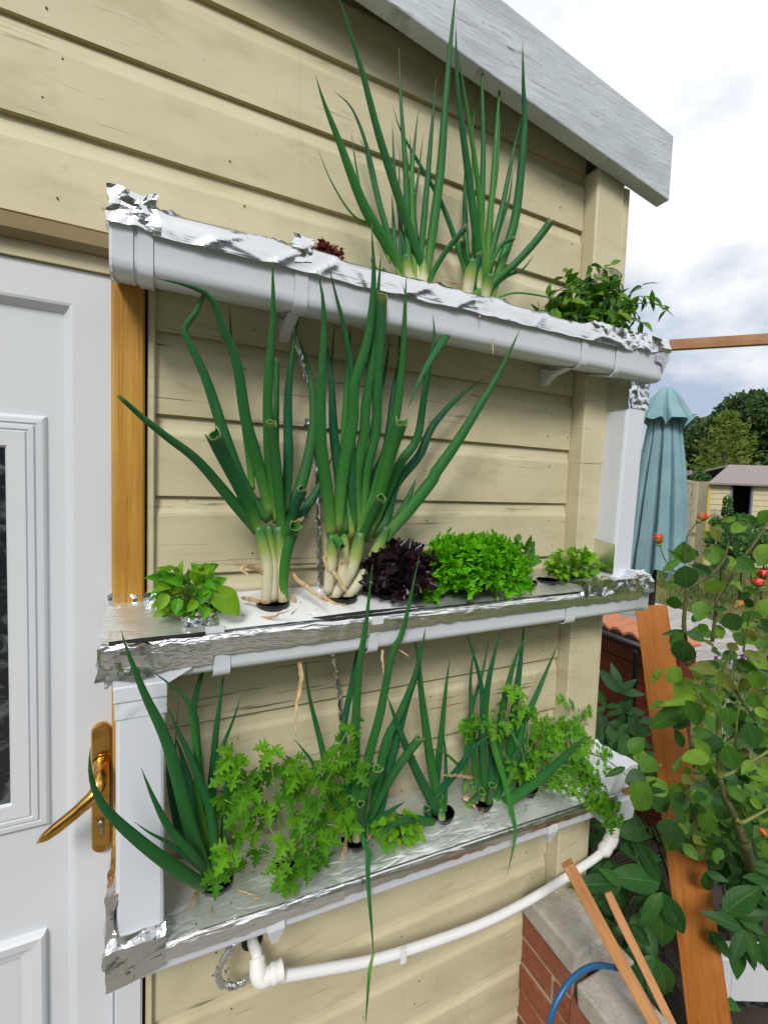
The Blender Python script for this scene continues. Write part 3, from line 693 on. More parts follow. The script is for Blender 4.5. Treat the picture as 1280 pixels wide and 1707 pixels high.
# ---- downpipes
def downpipe(label, xt, xb, y0, y1, zt_, zb_, w):
    d = thing('downpipe', label, 'downpipe', ((xt+xb)/2+w/2, (y0+y1)/2, zb_))
    o = MB(); ch = .006; sec = [(ch, y0), (w-ch, y0), (w-.002, y0+.002), (w, y0+ch), (w, y1-ch), (w-ch, y1), (ch, y1), (0, y1-ch), (0, y0+ch), (.002, y0+.002)]
    vs = []; k = len(sec); nz = 12
    for i in range(nz+1):
        z = zt_+(zb_-zt_)*i/nz; x = xt+(xb-xt)*i/nz; vs += [(x+q[0], q[1], z) for q in sec]
    o.add(vs, [(i*k+j, i*k+(j+1) % k, i*k+k+(j+1) % k, i*k+k+j) for i in range(nz) for j in range(k)], sm=False)
    o.build('pipe', GUTW, d); return d
dL = downpipe('white square downpipe from middle shelf down to bottom shelf beside the door', -.067, -.067, -.128, -.064, 1.300, .862, .066)
o = MB()
for z0_, z1_ in ((1.268, 1.292),): o.prism([(-.0615, z0_), (-.1305, z0_), (-.1305, z1_), (-.0615, z1_)], -.0695, .0015)
o.build('socket', GUTW, dL, bevel=.002)
crumple_box((-.0685, -.1296, 1.243), (.0005, -.062, 1.2665), .0008, .006, 60).build('tape_band', GUTW, dL)
crumple_box((-.0695, -.1305, .868), (.0, -.062, .905), .0022, .006, 50).build('foil_wrap', FOIL, dL)
dR = downpipe('white square downpipe joining top and middle shelves at the corner post', 1.040, 1.020, -.100, -.034, 1.905, 1.380, .070)
crumple_box((1.035, -.1015, 1.815), (1.112, -.031, 1.885), .0013, .0042, 75).build('foil_wrap', FOILC, dR)
o = MB(); o.add([(1.0338, -.100, 1.812), (1.0338, -.034, 1.814), (1.0345, -.034, 1.886), (1.0345, -.100, 1.884)], [(0, 1, 2, 3)], sm=False); o.build('foil_patch', FOILS, dR)
o = MB(); o.add([(1.0195, -.102, 1.470), (1.0195, -.034, 1.480), (1.0185, -.034, 1.397), (1.0185, -.102, 1.394)], [(0, 1, 2, 3)], sm=False); o.build('foil_patch', FOILS, dR)

# ---- foil wrapped feed tube, drain pipe
def crinkle_tube(pts, r, n=44): 
    o = MB(); o.tube([crumple(p, .0012, 90) for p in smooth_path(pts, n)], r, 9, jit=.22, sm=False); return o
ft = thing('feed_tube', 'thin foil wrapped feed tube running down the boards behind the onions', 'tube', (.25, -.02, 1.4))
crinkle_tube([at(487, 548, -.02), at(500, 590, -.018), at(516, 650, -.016), at(522, 700, -.016), at(528, 800, -.016), at(531, 900, -.016), at(533, 985, -.016)], .0052, 70).build('tube', FOILC, ft)
crinkle_tube([at(551, 1070, -.016), at(560, 1120, -.014), at(566, 1180, -.014), at(573, 1260, -.016)], .0052, 40).build('tube', FOILC, ft)
crumple_box(at(516, 708, -.022)-V((.007, .004, .008)), at(516, 708, -.022)+V((.007, .006, .012)), .003, .004, 90).build('foil_wad', FOILC, ft)
dp = thing('drain_pipe', 'curved white plastic drain pipe with elbow joints below the bottom shelf', 'pipe', tuple(at(620, 1600, -.07)))
Ym = -.066
hole = V((.158, 0, .680)); el = at(432, 1634, Ym)
o = MB(); o.tube([hole+V((0, .02, .012)), hole+V((0, -.008, .0)), el+V((-.001, .022, .030)), el+V((0, .006, .012))], .0105, 14); o.build('pipe', PIPEW, dp)
o = MB(); o.tube([hole+V((0, -.0012, 0)), hole+V((0, -.0025, 0))], [.021, .0205], 16); o.build('wall_hole', DARK, dp)
o = MB(); o.tube(smooth_path([el+V((-.001, .02, .026)), el+V((-.001, .006, .010)), el+V((.004, 0, .0)), el+V((.016, 0, -.0005)), el+V((.026, 0, -.0005))], 14), [.0145]*3+[.0150, .0155]+[.0160]*3+[.0155]*7, 16); o.build('elbow_joint', PIPEW, dp)
o = MB(); c0 = el+V((.022, 0, -.0005)); c1 = el+V((.044, 0, .0)); o.tube([c0, c0.lerp(c1, .1), c0.lerp(c1, .35), c0.lerp(c1, .38), c0.lerp(c1, .8), c0.lerp(c1, .82), c1], [.0155, .0178, .0178, .0165, .0165, .0178, .0175], 18, sm=False); o.build('compression_nut', PIPEW, dp)
PM = NT('white_pipe_with_ticks'); _x = PM.node('ShaderNodeSeparateXYZ'); PM.l.new(PM.node('ShaderNodeNewGeometry').outputs['Position'], _x.inputs[0])
_fr = PM.math('FRACT', PM.math('MULTIPLY', _x.outputs[0], 44.0)); _fa = PM.attr('t')
_y = PM.node('ShaderNodeSeparateXYZ'); PM.l.new(PM.node('ShaderNodeNewGeometry').outputs['Normal'], _y.inputs[0])
_fr = PM.math('ADD', _fr, PM.rng(PM.math('ABSOLUTE', PM.math('ADD', _y.outputs[2], .22)), .10, .16, 0, 1))
_tk = PM.math('MULTIPLY', PM.rng(_fr, .07, .12, 1, 0), PM.rng(PM.noise(PM.pos((1, 1, 1)), 150, 1), .42, .5))
PM = PM.fin(PM.mix(PM.math('MULTIPLY', _tk, .75), (.78, .79, .80), (.2, .2, .22)), .35)
pp = [at(*q) for q in ((452, 1632, Ym), (540, 1617, Ym), (620, 1602, Ym), (700, 1578, Ym), (800, 1542, Ym), (870, 1508, Ym), (930, 1472, Ym), (985, 1436, Ym), (1003, 1422, Ym))]
o = MB(); o.tube(smooth_path(pp, 60), .0102, 16); o.build('pipe', PM, dp)
e1 = at(1010, 1414, Ym); e2 = at(1019, 1392, Ym)
o = MB(); o.tube(smooth_path([e1+V((-.018, 0, -.010)), e1, e2+V((.002, 0, -.008)), e2+V((.002, 0, .030))], 20), [.0135]*2+[.0175]*4+[.0162]*2+[.0182]*5+[.017]*3+[.0182]*5, 16, sm=True); o.build('elbow_joint', PIPEW, dp)
o = MB(); w_ = at(672, 1603, Ym-.013); o.prism([(w_.y-.001, w_.z-.005), (w_.y, w_.z+.028), (w_.y+.001, w_.z+.028), (w_.y, w_.z-.005)], w_.x-.007, w_.x+.007); o.build('pipe_tag', PIPEW, dp)
fl_ = thing('foil_loop', 'crinkled loop of foil wrapped tube beside the pipe elbow', 'tube', tuple(at(390, 1620, -.05)))
z8 = lambda x, y: (170+x/4.267, 1480+y/4.267)
crinkle_tube([at(*z8(*q), Y) for q, Y in (((960, 370), -.06), ((905, 450), -.06), ((850, 540), -.055), ((825, 620), -.05), ((850, 690), -.045), ((920, 700), -.04), ((990, 680), -.04), ((1030, 640), -.05))], .0062, 46).build('tube', FOILC, fl_)
o = MB()
for q in ((800, 620), (890, 600), (860, 700)):
    c_ = at(*z8(*q), -.055)
    for _ in range(5): o.add([c_+V((rnd(-.006, .006), rnd(-.004, .004), rnd(-.006, .006))) for _ in range(3)], [(0, 1, 2)], sm=False)
o.build('foil_scrap', FOILC, fl_)

# ================================================================== PLANTS
REG = {'A': (500, 0, 2.783), 'B': (160, 700, 2.56), 'C': (160, 330, 2.56), 'D': (640, 400, 2.56), 'E': (600, 750, 2.56), 'F': (140, 1080, 2.56),
       'G': (560, 1050, 2.4615), 'H': (340, 1380, 2.286), 'I': (1080, 820, 5.69), 'J': (1080, 1100, 5.335), 'K': (940, 950, 3.765), 'L': (820, 1350, 2.783), 'N': (1080, 1400, 5.56), 'Z': (0, 0, 1)}
def px(reg, x, y): a, b_, s = REG[reg]; return a+x/s, b_+y/s
def parse(s):
    h, body = s.split(':'); h = h.split(); out = []; reg = 'Z'
    for tk in body.split():
        if tk.isalpha(): reg = tk
        else: x, y = tk.split(','); out.append((px(reg, float(x), float(y)), REG[reg][2]))
    return h, out
def shape(kind, t):
    if kind == 'tip': return (min(1., .78+1.1*t))*(max(0, 1-t**2.3))**.9+.02*(1-t)
    if kind == 'blunt': return min(1., .8+t)*(1-.72*t**1.7)
    if kind == 'cut': return .92+.10*t
    if kind == 'thin': return (max(0, 1-t**3))*.8+.06
    return 1
def onion_leaf(root, spec, Yb, ext_):
    """spec: 'width kind Ytip [mat] : region x,y x,y ...' (first point at the base)"""
    h, pts = parse(spec); w = float(h[0]); kind = h[1]; Yt = float(h[2]) if h[2] != '*' else Yb+rnd(-.05, .03)
    mk = h[3] if len(h) > 3 else random.choice('ooolb')
    pw_ = float(h[4]) if len(h) > 4 else 1.15
    mat = {'o': ONION, 'l': ONIONL, 'b': ONIOND, 'd': DRY, 's': STALK}[mk]
    s0 = pts[0][1]; P = []; n_ = len(pts)
    L = [0]
    for i in range(1, n_): L.append(L[-1]+math.hypot(pts[i][0][0]-pts[i-1][0][0], pts[i][0][1]-pts[i-1][0][1]))
    for i, (q, s) in enumerate(pts):
        f = L[i]/L[-1]; P.append(at(q[0], q[1], min(-.006, Yb+(Yt-Yb)*f**pw_)))
    wm = w/s0*depth(P[n_//2])/FPX
    N_ = 26 if kind != 'cut' else 18
    path = smooth_path(P, N_)
    o = MB()
    if mk in 'olb' and ext_: P[0] = P[0]-(P[1]-P[0]).normalized()*ext_
    if mk == 'd':
        wm *= 1.05
        rr = [wm*.5*(.75+.35*MN.noise(V((i*.7, w, 1))))*(1-(i/N_)**3*.85)*(.55+.45*min(1, i/N_*5)) for i in range(N_+1)]
        o.tube([p_+V((0, 0, 0))+crumple(p_*1, .0015, 70)-p_ for p_ in path], rr, 8, flat=.10, side=lambda p_: (view(p_)+V((.5*MN.noise(p_*22), .2, .6*MN.noise(p_*17)))).normalized(), jit=.04)
        ob = o.build('dried_leaf', DRY, root); ob['label'] = 'dry tan papery leaf'; return ob
    rr = [max(.0003, wm*.5*shape(kind, i/N_)*(1+.03*MN.noise(V((i*.35, w, len(pts)))))) for i in range(N_+1)]
    if mk == 's':
        rr = [wm*.5*(.88+.16*math.sin(2.6*i/N_))*(1-.35*max(0, i/N_-.75)*4*.6) for i in range(N_+1)]
        o.tube(path, rr, 14, flat=.85, side=lambda p_: view(p_), jit=.02); return o.build('stalk', mat, root)
    if kind == 'cut':
        o.tube(path, rr, 12, flat=.8, side=lambda p_: view(p_), cap=False)
        T_ = (path[-1]-path[-2]).normalized(); 
        sd_ = view(path[-1]); o2 = len(o.v)
        o.tube([path[-1], path[-1]+T_*.0010, path[-1]+T_*.0004], [rr[-1], rr[-1]*1.02, rr[-1]*.84], 12, flat=.8, side=lambda p_: sd_, mi=1, cap=False, tan=T_)
        o.tube([path[-1]+T_*.0004, path[-1]-T_*.008, path[-1]-T_*.018], [rr[-1]*.84, rr[-1]*.74, rr[-1]*.25], 12, flat=.8, side=lambda p_: sd_, mi=0, cap=False, tv=.4, tan=T_)
        for i_ in list(range(o2-12, o2)):
            k_ = (i_-o2) % 12; dz_ = T_*rr[-1]*(.55*math.sin(k_*.9+w)+.35*math.sin(k_*2.1))*.8
            for q_ in (o2-12+k_, o2+k_, o2+12+k_, o2+24+k_, o2+36+k_): o.v[q_] = o.v[q_]+dz_
        return o.build('cut_leaf' if mk != 's' else 'stalk', [mat, CUT], root)
    o.tube(path, rr, 12, flat=.55, side=lambda p_: view(p_))
    return o.build({'s': 'stalk'}.get(mk, 'leaf'), mat, root)
def clump(label, base, specs, Yb=-.065, group=None, pot=None, ext=0):
    r = thing('onion_clump', label, 'onion', tuple(base), group)
    if pot: net_pot(pot[0], pot[1], .0255, r)
    for s in specs.strip().split('\n'):
        s = s.strip()
        if s: onion_leaf(r, s, Yb, ext)
    return r
T1 = '''55 tip -.10 o : A 495,1300 440,1190 300,960 180,650 110,470 72,345
45 tip -.13 b : A 590,1330 570,1250 480,980 370,640 280,300 185,0 165,-70
46 tip -.12 o : A 575,1320 600,1180 650,800 680,400 715,30 725,-70
30 tip -.03 o : A 500,1310 440,1180 370,950 310,680 240,500 158,422
18 tip -.04 o : A 500,1310 430,1150 360,940 300,700 270,630
30 tip -.07 o : A 520,1320 500,1150 490,800 470,500 458,218
30 tip -.05 l : A 535,1320 522,1050 520,800 548,505
32 tip -.09 o : A 560,1320 560,1200 590,850 615,550 632,362
20 tip -.03 b : A 505,1310 480,1150 440,800 428,560
16 tip -.03 b : A 540,1310 530,1000 555,760 573,615
26 tip -.02 o : A 800,1380 750,1200 660,950 560,770 470,610 430,490
25 tip -.03 o : A 470,1300 445,1180 425,900
14 thin -.06 l : A 470,1300 380,1080 250,1000 150,850 85,695
16 tip -.03 o : A 420,1220 300,950 262,780 238,605
25 cut -.12 o : A 590,1340 620,1260 680,1160 770,1052
22 tip -.04 b : A 550,1320 545,1150 520,900 510,620
14 tip -.03 b : A 490,1310 465,1150 460,850 463,690
24 tip -.04 o : A 540,1320 530,1100 505,900 500,700
22 cut -.09 l : A 470,1320 430,1295 380,1250
20 thin -.09 l : A 480,1330 400,1290 340,1225 325,1190
40 cut -.08 s : A 520,1360 505,1280 490,1180
40 cut -.07 s : A 575,1370 570,1290 575,1200
30 cut -.06 s : A 545,1360 545,1280 540,1180
20 tip -.12 d : A 590,1240 585,1330 590,1400 597,1500
16 tip -.12 d : A 530,1270 530,1330 545,1395'''
c1 = clump('taller onion clump on the top shelf, above the tip of red lettuce', at(690, 474, -.065), T1, group='onion clumps growing in the gutters')
T2 = '''42 tip -.13 o : A 850,1390 840,1270 800,950 760,650 730,400 722,95
30 tip -.10 l : A 850,1390 850,1200 830,900 790,600 750,350 722,190
32 tip -.03 o : A 775,1390 772,1250 765,950 770,700
32 tip -.07 o : A 835,1390 840,1050 850,700 845,400 850,185
30 tip -.06 l : A 870,1390 870,1150 895,850 915,550 938,275
24 tip -.04 o : A 880,1390 885,1000 915,750 930,400
46 tip -.12 o : A 880,1400 930,1230 1000,1000 1040,600 1036,400 1032,185
30 tip -.06 o : A 860,1400 870,1250 940,950 990,700 1030,535
20 tip -.05 b : A 870,1380 900,1150 970,920 985,780
34 cut -.12 o : A 860,1420 890,1320 1000,1220 1100,1110 1165,1022
16 tip -.10 l : A 900,1330 960,1280 1030,1250 1085,1183
27 cut -.10 l : A 760,1410 790,1270 765,1190 755,1112
18 cut -.10 l : A 850,1400 870,1270 930,1140 990,1106
12 thin -.16 l : A 860,1420 895,1390 1000,1358 1150,1378 1245,1412
14 thin -.03 l : A 805,1390 800,700 805,560 828,395
30 cut -.08 o : A 820,1400 805,1300 830,1180
52 cut -.09 s : A 768,1420 780,1330 800,1200
46 cut -.10 s : A 850,1430 862,1350 885,1270
36 cut -.07 s : A 820,1420 825,1330 830,1240
40 tip -.20 o : D 425,185 350,290 250,430 165,570 100,722
22 tip -.14 d : A 850,1385 835,1430 832,1470
12 tip -.12 d : D 340,190 300,182 265,186
12 tip -.150 d : D 445,265 462,310 465,400 464,490'''
c2 = clump('onion clump on the top shelf with one leaf drooping in front, nearest the chilli', at(815, 500, -.065), T2, group='onion clumps growing in the gutters')
M1 = '''48 cut -.068 s : B 725,790 733,640 715,540 690,455
50 cut -.078 s : B 798,785 800,640 795,560 775,455
42 cut -.060 s : B 757,775 755,660 750,560 735,450
46 cut -.09 l : B 800,780 802,650 815,560 840,480
56 blunt -.18 b : B 690,480 560,320 430,170 300,70 200,-10 95,-105
58 cut -.15 o : B 690,460 650,360 600,260 550,165 500,62
60 blunt -.10 b : B 740,430 640,300 560,100 C 480,800 420,660 378,575 382,545 430,480 462,405
58 tip -.185 o : B 745,410 690,180 640,0 C 600,700 540,550 500,440 470,405 380,370 255,341
34 tip -.06 o : B 665,300 655,160 C 610,800 580,640 570,458
52 tip -.16 o : B 775,440 745,200 735,0 C 735,800 755,500 753,245
44 cut -.12 o : B 795,480 770,200 746,14
25 cut -.05 b : B 775,300 770,150 C 770,800 769,690
44 tip -.08 b : B 805,400 820,200 C 820,850 840,650 868,490
42 cut -.10 b : B 830,440 855,360 882,298
50 tip -.035 b : B 800,470 880,260 925,50 C 925,850 905,720 858,585
40 tip -.05 b : B 830,490 900,370 950,290 1010,150
52 cut -.11 l : B 790,510 820,480 850,450
44 tip -.13 d : B 820,500 850,450 885,415
30 tip -.12 d : B 720,660 690,640 640,620 620,640 660,670
26 tip -.14 d : B 830,650 870,690 930,740 985,790
20 tip -.15 d : B 560,850 640,855 740,840 830,815
26 tip -.10 d : B 620,760 680,770 740,780
30 tip -.16 d : B 840,740 850,800 860,880 870,1000 F 925,150 905,250 903,380
22 tip -.11 d : B 900,800 860,810 830,830'''
c3 = clump('thick white-stalked onion clump with a cut hollow leaf, next to the basil', SM(MH['onion_a'], -.066), M1, group='onion clumps growing in the gutters', pot=(SM, MH['onion_a']), ext=.022)
M2 = '''46 cut -.072 s : B 990,740 1000,640 1008,560 1005,490
54 cut -.080 s : B 1010,765 1060,690 1100,610 1130,480
52 cut -.075 s : B 1050,780 1120,690 1180,600 1240,455
40 cut -.060 s : B 1040,700 1060,560 1050,460
58 tip -.16 o : B 1005,500 985,300 960,100 C 960,800 972,600 968,430 943,305
58 tip -.17 o : B 1030,480 1050,250 1095,0 C 1100,800 1160,600 1185,350 1175,110
50 tip -.05 b : B 1060,480 1040,250 1015,60 C 1005,800 985,610
50 tip -.15 o : B 1125,460 1110,250 1145,60 C 1150,900 1190,600 1205,380 1218,225
44 cut -.14 o : B 1135,440 1160,200 1195,50 C 1200,800 1212,600 1220,415
46 tip -.07 l : B 1090,500 1075,300 1062,100 C 1070,850 1080,700 1085,528
40 tip -.15 b : B 1100,480 1090,240 1090,50 C 1095,800 1060,560 1020,400 990,275
24 tip -.03 b : B 1060,450 1030,200 C 1005,780 1010,640 1022,512
48 tip -.14 o : B 1110,520 1150,380 E 60,190 D 40,800 70,600 85,400 92,215 97,145
44 tip -.13 o : B 1150,520 E 90,240 170,60 D 140,850 170,680 200,500 215,400 208,315
54 tip -.17 o : B 1200,560 E 130,345 200,265 312,123 D 215,1000 300,880 400,720 500,550 582,378
44 tip -.05 b : B 1180,500 E 110,300 150,150 D 150,920 210,790 330,660 432,588
28 tip -.02 b : B 1150,400 C 1190,930 1230,760 1255,590
32 tip -.02 b : E 40,300 40,150 D 5,900 40,650 68,500 62,318
58 cut -.15 l : E 40,330 80,200 D 30,900 72,775
44 cut -.14 o : B 1120,530 1160,450 1190,390 1215,335
34 tip -.06 o : E 130,340 190,240 242,118
40 cut -.05 b : B 1150,450 1160,300 1172,210
34 cut -.10 l : B 990,520 1020,505 1050,545
24 tip -.14 d : B 980,620 1010,650 1050,700 1075,750
22 tip -.15 d : B 1090,595 1060,605 1030,625
20 tip -.08 d : B 985,560 975,590 990,650
18 tip -.13 d : E 0,680 60,720 110,790 150,840 210,885
20 tip -.15 d : E 40,720 90,800 95,880 100,960
22 tip -.10 d : B 960,750 1010,780 1070,790'''
c4 = clump('dense onion clump with tall upright leaves beside the dark lettuce', SM(MH['onion_b'], -.066), M2, group='onion clumps growing in the gutters', pot=(SM, MH['onion_b']), ext=.022)
B1 = '''64 tip -.20 o .7 : F 545,1000 520,950 450,750 360,420 260,200 180,0 160,-75
62 tip -.24 o .5 : F 530,1020 490,1005 330,900 150,750 60,640 25,520 28,425
40 tip -.19 o .5 : F 530,980 480,900 370,780 300,650 243,512
22 tip -.18 b .5 : F 520,970 470,920 370,840 280,790 213,743
46 tip -.08 b : F 550,990 520,900 470,650 420,470 390,380
42 tip -.15 o .7 : F 560,1000 560,900 540,700 480,530 400,350 348,235
34 tip -.17 l : F 545,980 520,800 490,650 480,450 445,240 370,160 275,90
34 tip -.10 o : F 500,700 480,360 470,250 500,120 555,0 590,-70
40 tip -.09 o : F 570,990 560,850 545,650 560,400 582,220 600,85
32 tip -.10 o : F 565,990 555,760 555,560 590,430 640,300 671,200
28 tip -.11 o : F 580,1000 592,860 600,700 615,520 611,388
60 tip -.03 b : F 530,960 430,800 375,620 352,480
10 thin -.03 b : F 470,900 400,560 392,400 405,210
10 tip -.06 d : F 520,800 510,550 513,398
25 tip -.06 b : F 570,1000 560,850 540,640 528,560
44 tip -.05 b : F 545,980 500,760 440,560 400,400
30 cut -.09 s : F 545,1040 530,960 500,880
30 cut -.08 s : F 575,1040 565,960 555,880
18 tip -.12 d : F 500,1030 470,1060 455,1110
14 tip -.12 d : F 560,1050 620,1085 700,1075 760,1070
12 tip -.13 d : F 580,1060 640,1040 700,1050 755,1065
10 tip -.14 d : F 535,1050 538,1100 543,1160'''
c5 = clump('onion clump with a long leaf arching left across the door handle', SB(BH['onion_a'], -.066), B1, group='onion clumps growing in the gutters', pot=(SB, BH['onion_a']))
B2 = '''42 tip -.16 o : G 95,830 85,700 80,430 95,150 120,0 150,-270
40 tip -.17 o : G 115,840 115,700 130,540 180,350 230,100 275,0 342,-305
32 tip -.06 b : G 80,800 45,600 30,420 60,250 100,60 190,-198
42 tip -.14 o : G 120,850 150,760 200,480 260,350 320,200 355,60 368,-15
42 tip -.12 b : G 125,860 170,770 220,560 290,300 340,150 345,20
34 cut -.13 b : G 120,860 150,760 230,600 345,442
40 cut -.15 l : G 85,840 90,740 130,640 172,568
28 cut -.15 b : G 115,870 110,800 102,714
30 tip -.05 b : G 80,820 F 1060,700 1020,450 960,200 945,40
24 tip -.10 o : G 70,780 F 1050,640 980,500 930,430 895,388
22 tip -.17 o .45 : G 40,740 90,800 120,890 H 625,90 625,200 640,400 645,490
13 tip -.17 l : H 645,480 632,540 625,620 615,760
26 tip -.15 o : G 120,850 160,790 230,740 285,705
44 cut -.07 s : G 100,930 110,860 120,780
36 cut -.09 s : G 70,930 85,850 90,760
32 tip -.13 d : G 25,960 35,910 40,850
16 tip -.12 d : G 95,900 130,860 160,830'''
c6 = clump('onion clump with a long withered leaf hanging over the bottom shelf edge', SB(BH['onion_b'], -.066), B2, group='onion clumps growing in the gutters', pot=(SB, BH['onion_b']))
B3 = '''42 tip -.10 o : G 440,800 430,750 390,550 355,300 340,150 322,15
42 tip -.12 b : G 435,800 410,740 330,580 260,410 208,265
30 tip -.06 o : G 410,780 410,650 430,450 450,250 467,112
18 tip -.10 o : G 445,790 450,650 448,500 430,375
34 tip -.17 o : G 440,800 370,785 300,778 220,810 180,855
28 tip -.07 b : G 400,790 415,600 440,470
30 cut -.08 b : G 390,800 380,770 372,735
30 cut -.10 s : G 438,815 436,790 430,740'''
c7 = clump('smallest onion clump, of few thin leaves, right of the short pale herb', SB(BH['onion_c'], -.066), B3, group='onion clumps growing in the gutters', pot=(SB, BH['onion_c']))
B4 = '''26 tip -.05 o : G 575,750 570,600 560,450 552,200 572,60
30 tip -.11 o : G 612,750 608,600 600,480 595,268
22 tip -.04 o : G 530,670 535,500 555,330 600,180 626,42
30 tip -.09 o : G 600,740 600,500 600,270 575,140 533,5
38 tip -.10 o : G 610,740 600,480 620,250 650,100 686,-12
34 tip -.10 o : G 650,740 665,600 680,350 740,110 797,0
36 tip -.07 o : G 690,640 705,600 730,350 760,100 772,-25
28 tip -.06 o : G 720,630 735,520 770,390 830,250 912,55
44 tip -.22 o : G 630,720 680,712 740,680 850,600 960,500 1035,428
30 tip -.17 l : G 620,300 640,450 690,620 728,780 735,850 703,1005
28 tip -.12 o : G 640,740 660,690 720,540 795,425
25 cut -.09 b : G 720,650 740,600 782,488
18 tip -.15 d : G 570,610 490,600 437,598
14 tip -.12 l : G 560,640 540,600 450,510 358,484
28 cut -.13 l : G 615,745 630,690 642,638
28 cut -.14 l : G 535,725 565,700 600,664
30 tip -.14 b : G 380,720 480,600 560,490 645,425
36 tip -.05 b : G 620,700 640,560 620,430
30 cut -.07 s : G 600,775 600,720 605,650
30 cut -.07 s : G 570,765 568,700 560,640
26 tip -.11 d : G 520,690 545,700 580,740
14 tip -.13 d : G 590,800 595,770 600,730
12 tip -.12 d : G 750,690 770,720 785,745'''
c8 = clump('airy onion clump with many thin leaves beside the fine ferny parsley', SB(BH['onion_d'], -.066), B4, group='onion clumps growing in the gutters', pot=(SB, BH['onion_d']))

random.seed(44)
for S_, root_, xs_ in ((SM, M, MH), (SB, Bt, BH)):
    o = MB()
    for _ in range(150):
        hx = random.choice(list(xs_.values())); x = hx+random.gauss(0, .04); y = -.066+random.gauss(0, .026)
        if not (-.07 < x < 1.05 and -.122 < y < -.018) or math.hypot(x-hx, y+.066) < .027: continue
        c_ = S_(x, y)+V((0, 0, .0012)); a = V((rnd(-1, 1), rnd(-1, 1), rnd(-.1, .2)))*rnd(.0015, .007); b_ = V((-a.y, a.x, .0003)).normalized()*rnd(.0005, .0016)
        o.add([c_-a, c_-b_, c_+a, c_+b_], [(0, 1, 2, 3)], random.choice((0, 0, 1)), sm=False)
    o.build('dry_debris', [DRY, MEDIUM], root_, fix=False, kind='stuff')
# ---- leaf meshes
def leaf_mesh(name, mat, wid=.36, nu=8, nv=4, fold=.25, curl=.2, pw=.8, tipp=1.0, teeth=0, cup=0, wav=0):
    vs = []; fs = []; uv = []
    for i in range(nu+1):
        u = i/nu; w = wid*math.sin(math.pi*min(1, u**pw))**tipp if 0 < i < nu else .004
        if teeth and 0 < i < nu: w *= 1+teeth*(1 if i % 2 else -1)
        for j in range(-nv//2, nv//2+1):
            f = j/(nv/2); y = w*f
            z = abs(f)*w*fold - curl*u*u + cup*math.sin(math.pi*u)*(f*f) + wav*math.sin(u*17)*abs(f)*w
            vs.append((u, y, z)); uv.append((u, f*.5+.5))
    k = nv+1
    for i in range(nu):
        for j in range(nv): fs.append((i*k+j, (i+1)*k+j, (i+1)*k+j+1, i*k+j+1))
    me = bpy.data.meshes.new(name); me.from_pydata(vs, [], fs); me.materials.append(mat)
    ul = me.uv_layers.new(name='UVMap')
    for lp in me.loops: ul.data[lp.index].uv = uv[lp.vertex_index]
    for p_ in me.polygons: p_.use_smooth = True
    me.update(); return me
def put_leaf(me, parent, base, d, nrm, L, name='leaf', wscale=1.0):
    d = d.normalized(); s = nrm.cross(d)
    if s.length < 1e-4: s = V((0, 0, 1)).cross(d)
    s.normalize(); n_ = d.cross(s)
    M_ = Matrix(((d.x, s.x, n_.x), (d.y, s.y, n_.y), (d.z, s.z, n_.z))).to_4x4() @ Matrix.Diagonal((L, L*wscale, L, 1))
    M_.translation = base-wloc(parent)
    o = bpy.data.objects.new(name, me); COL.objects.link(o); o.parent = parent; o.matrix_local = M_; return o
def rdir(): 
    while 1:
        v = V((rnd(-1, 1), rnd(-1, 1), rnd(-1, 1)))
        if .05 < v.length < 1: return v.normalized()
def stem(parent, pts, r0, r1, mat, name='stem', n=10, k=6):
    o = MB(); o.tube(smooth_path(pts, n), [r0+(r1-r0)*i/n for i in range(n+1)], k); return o.build(name, mat, parent)
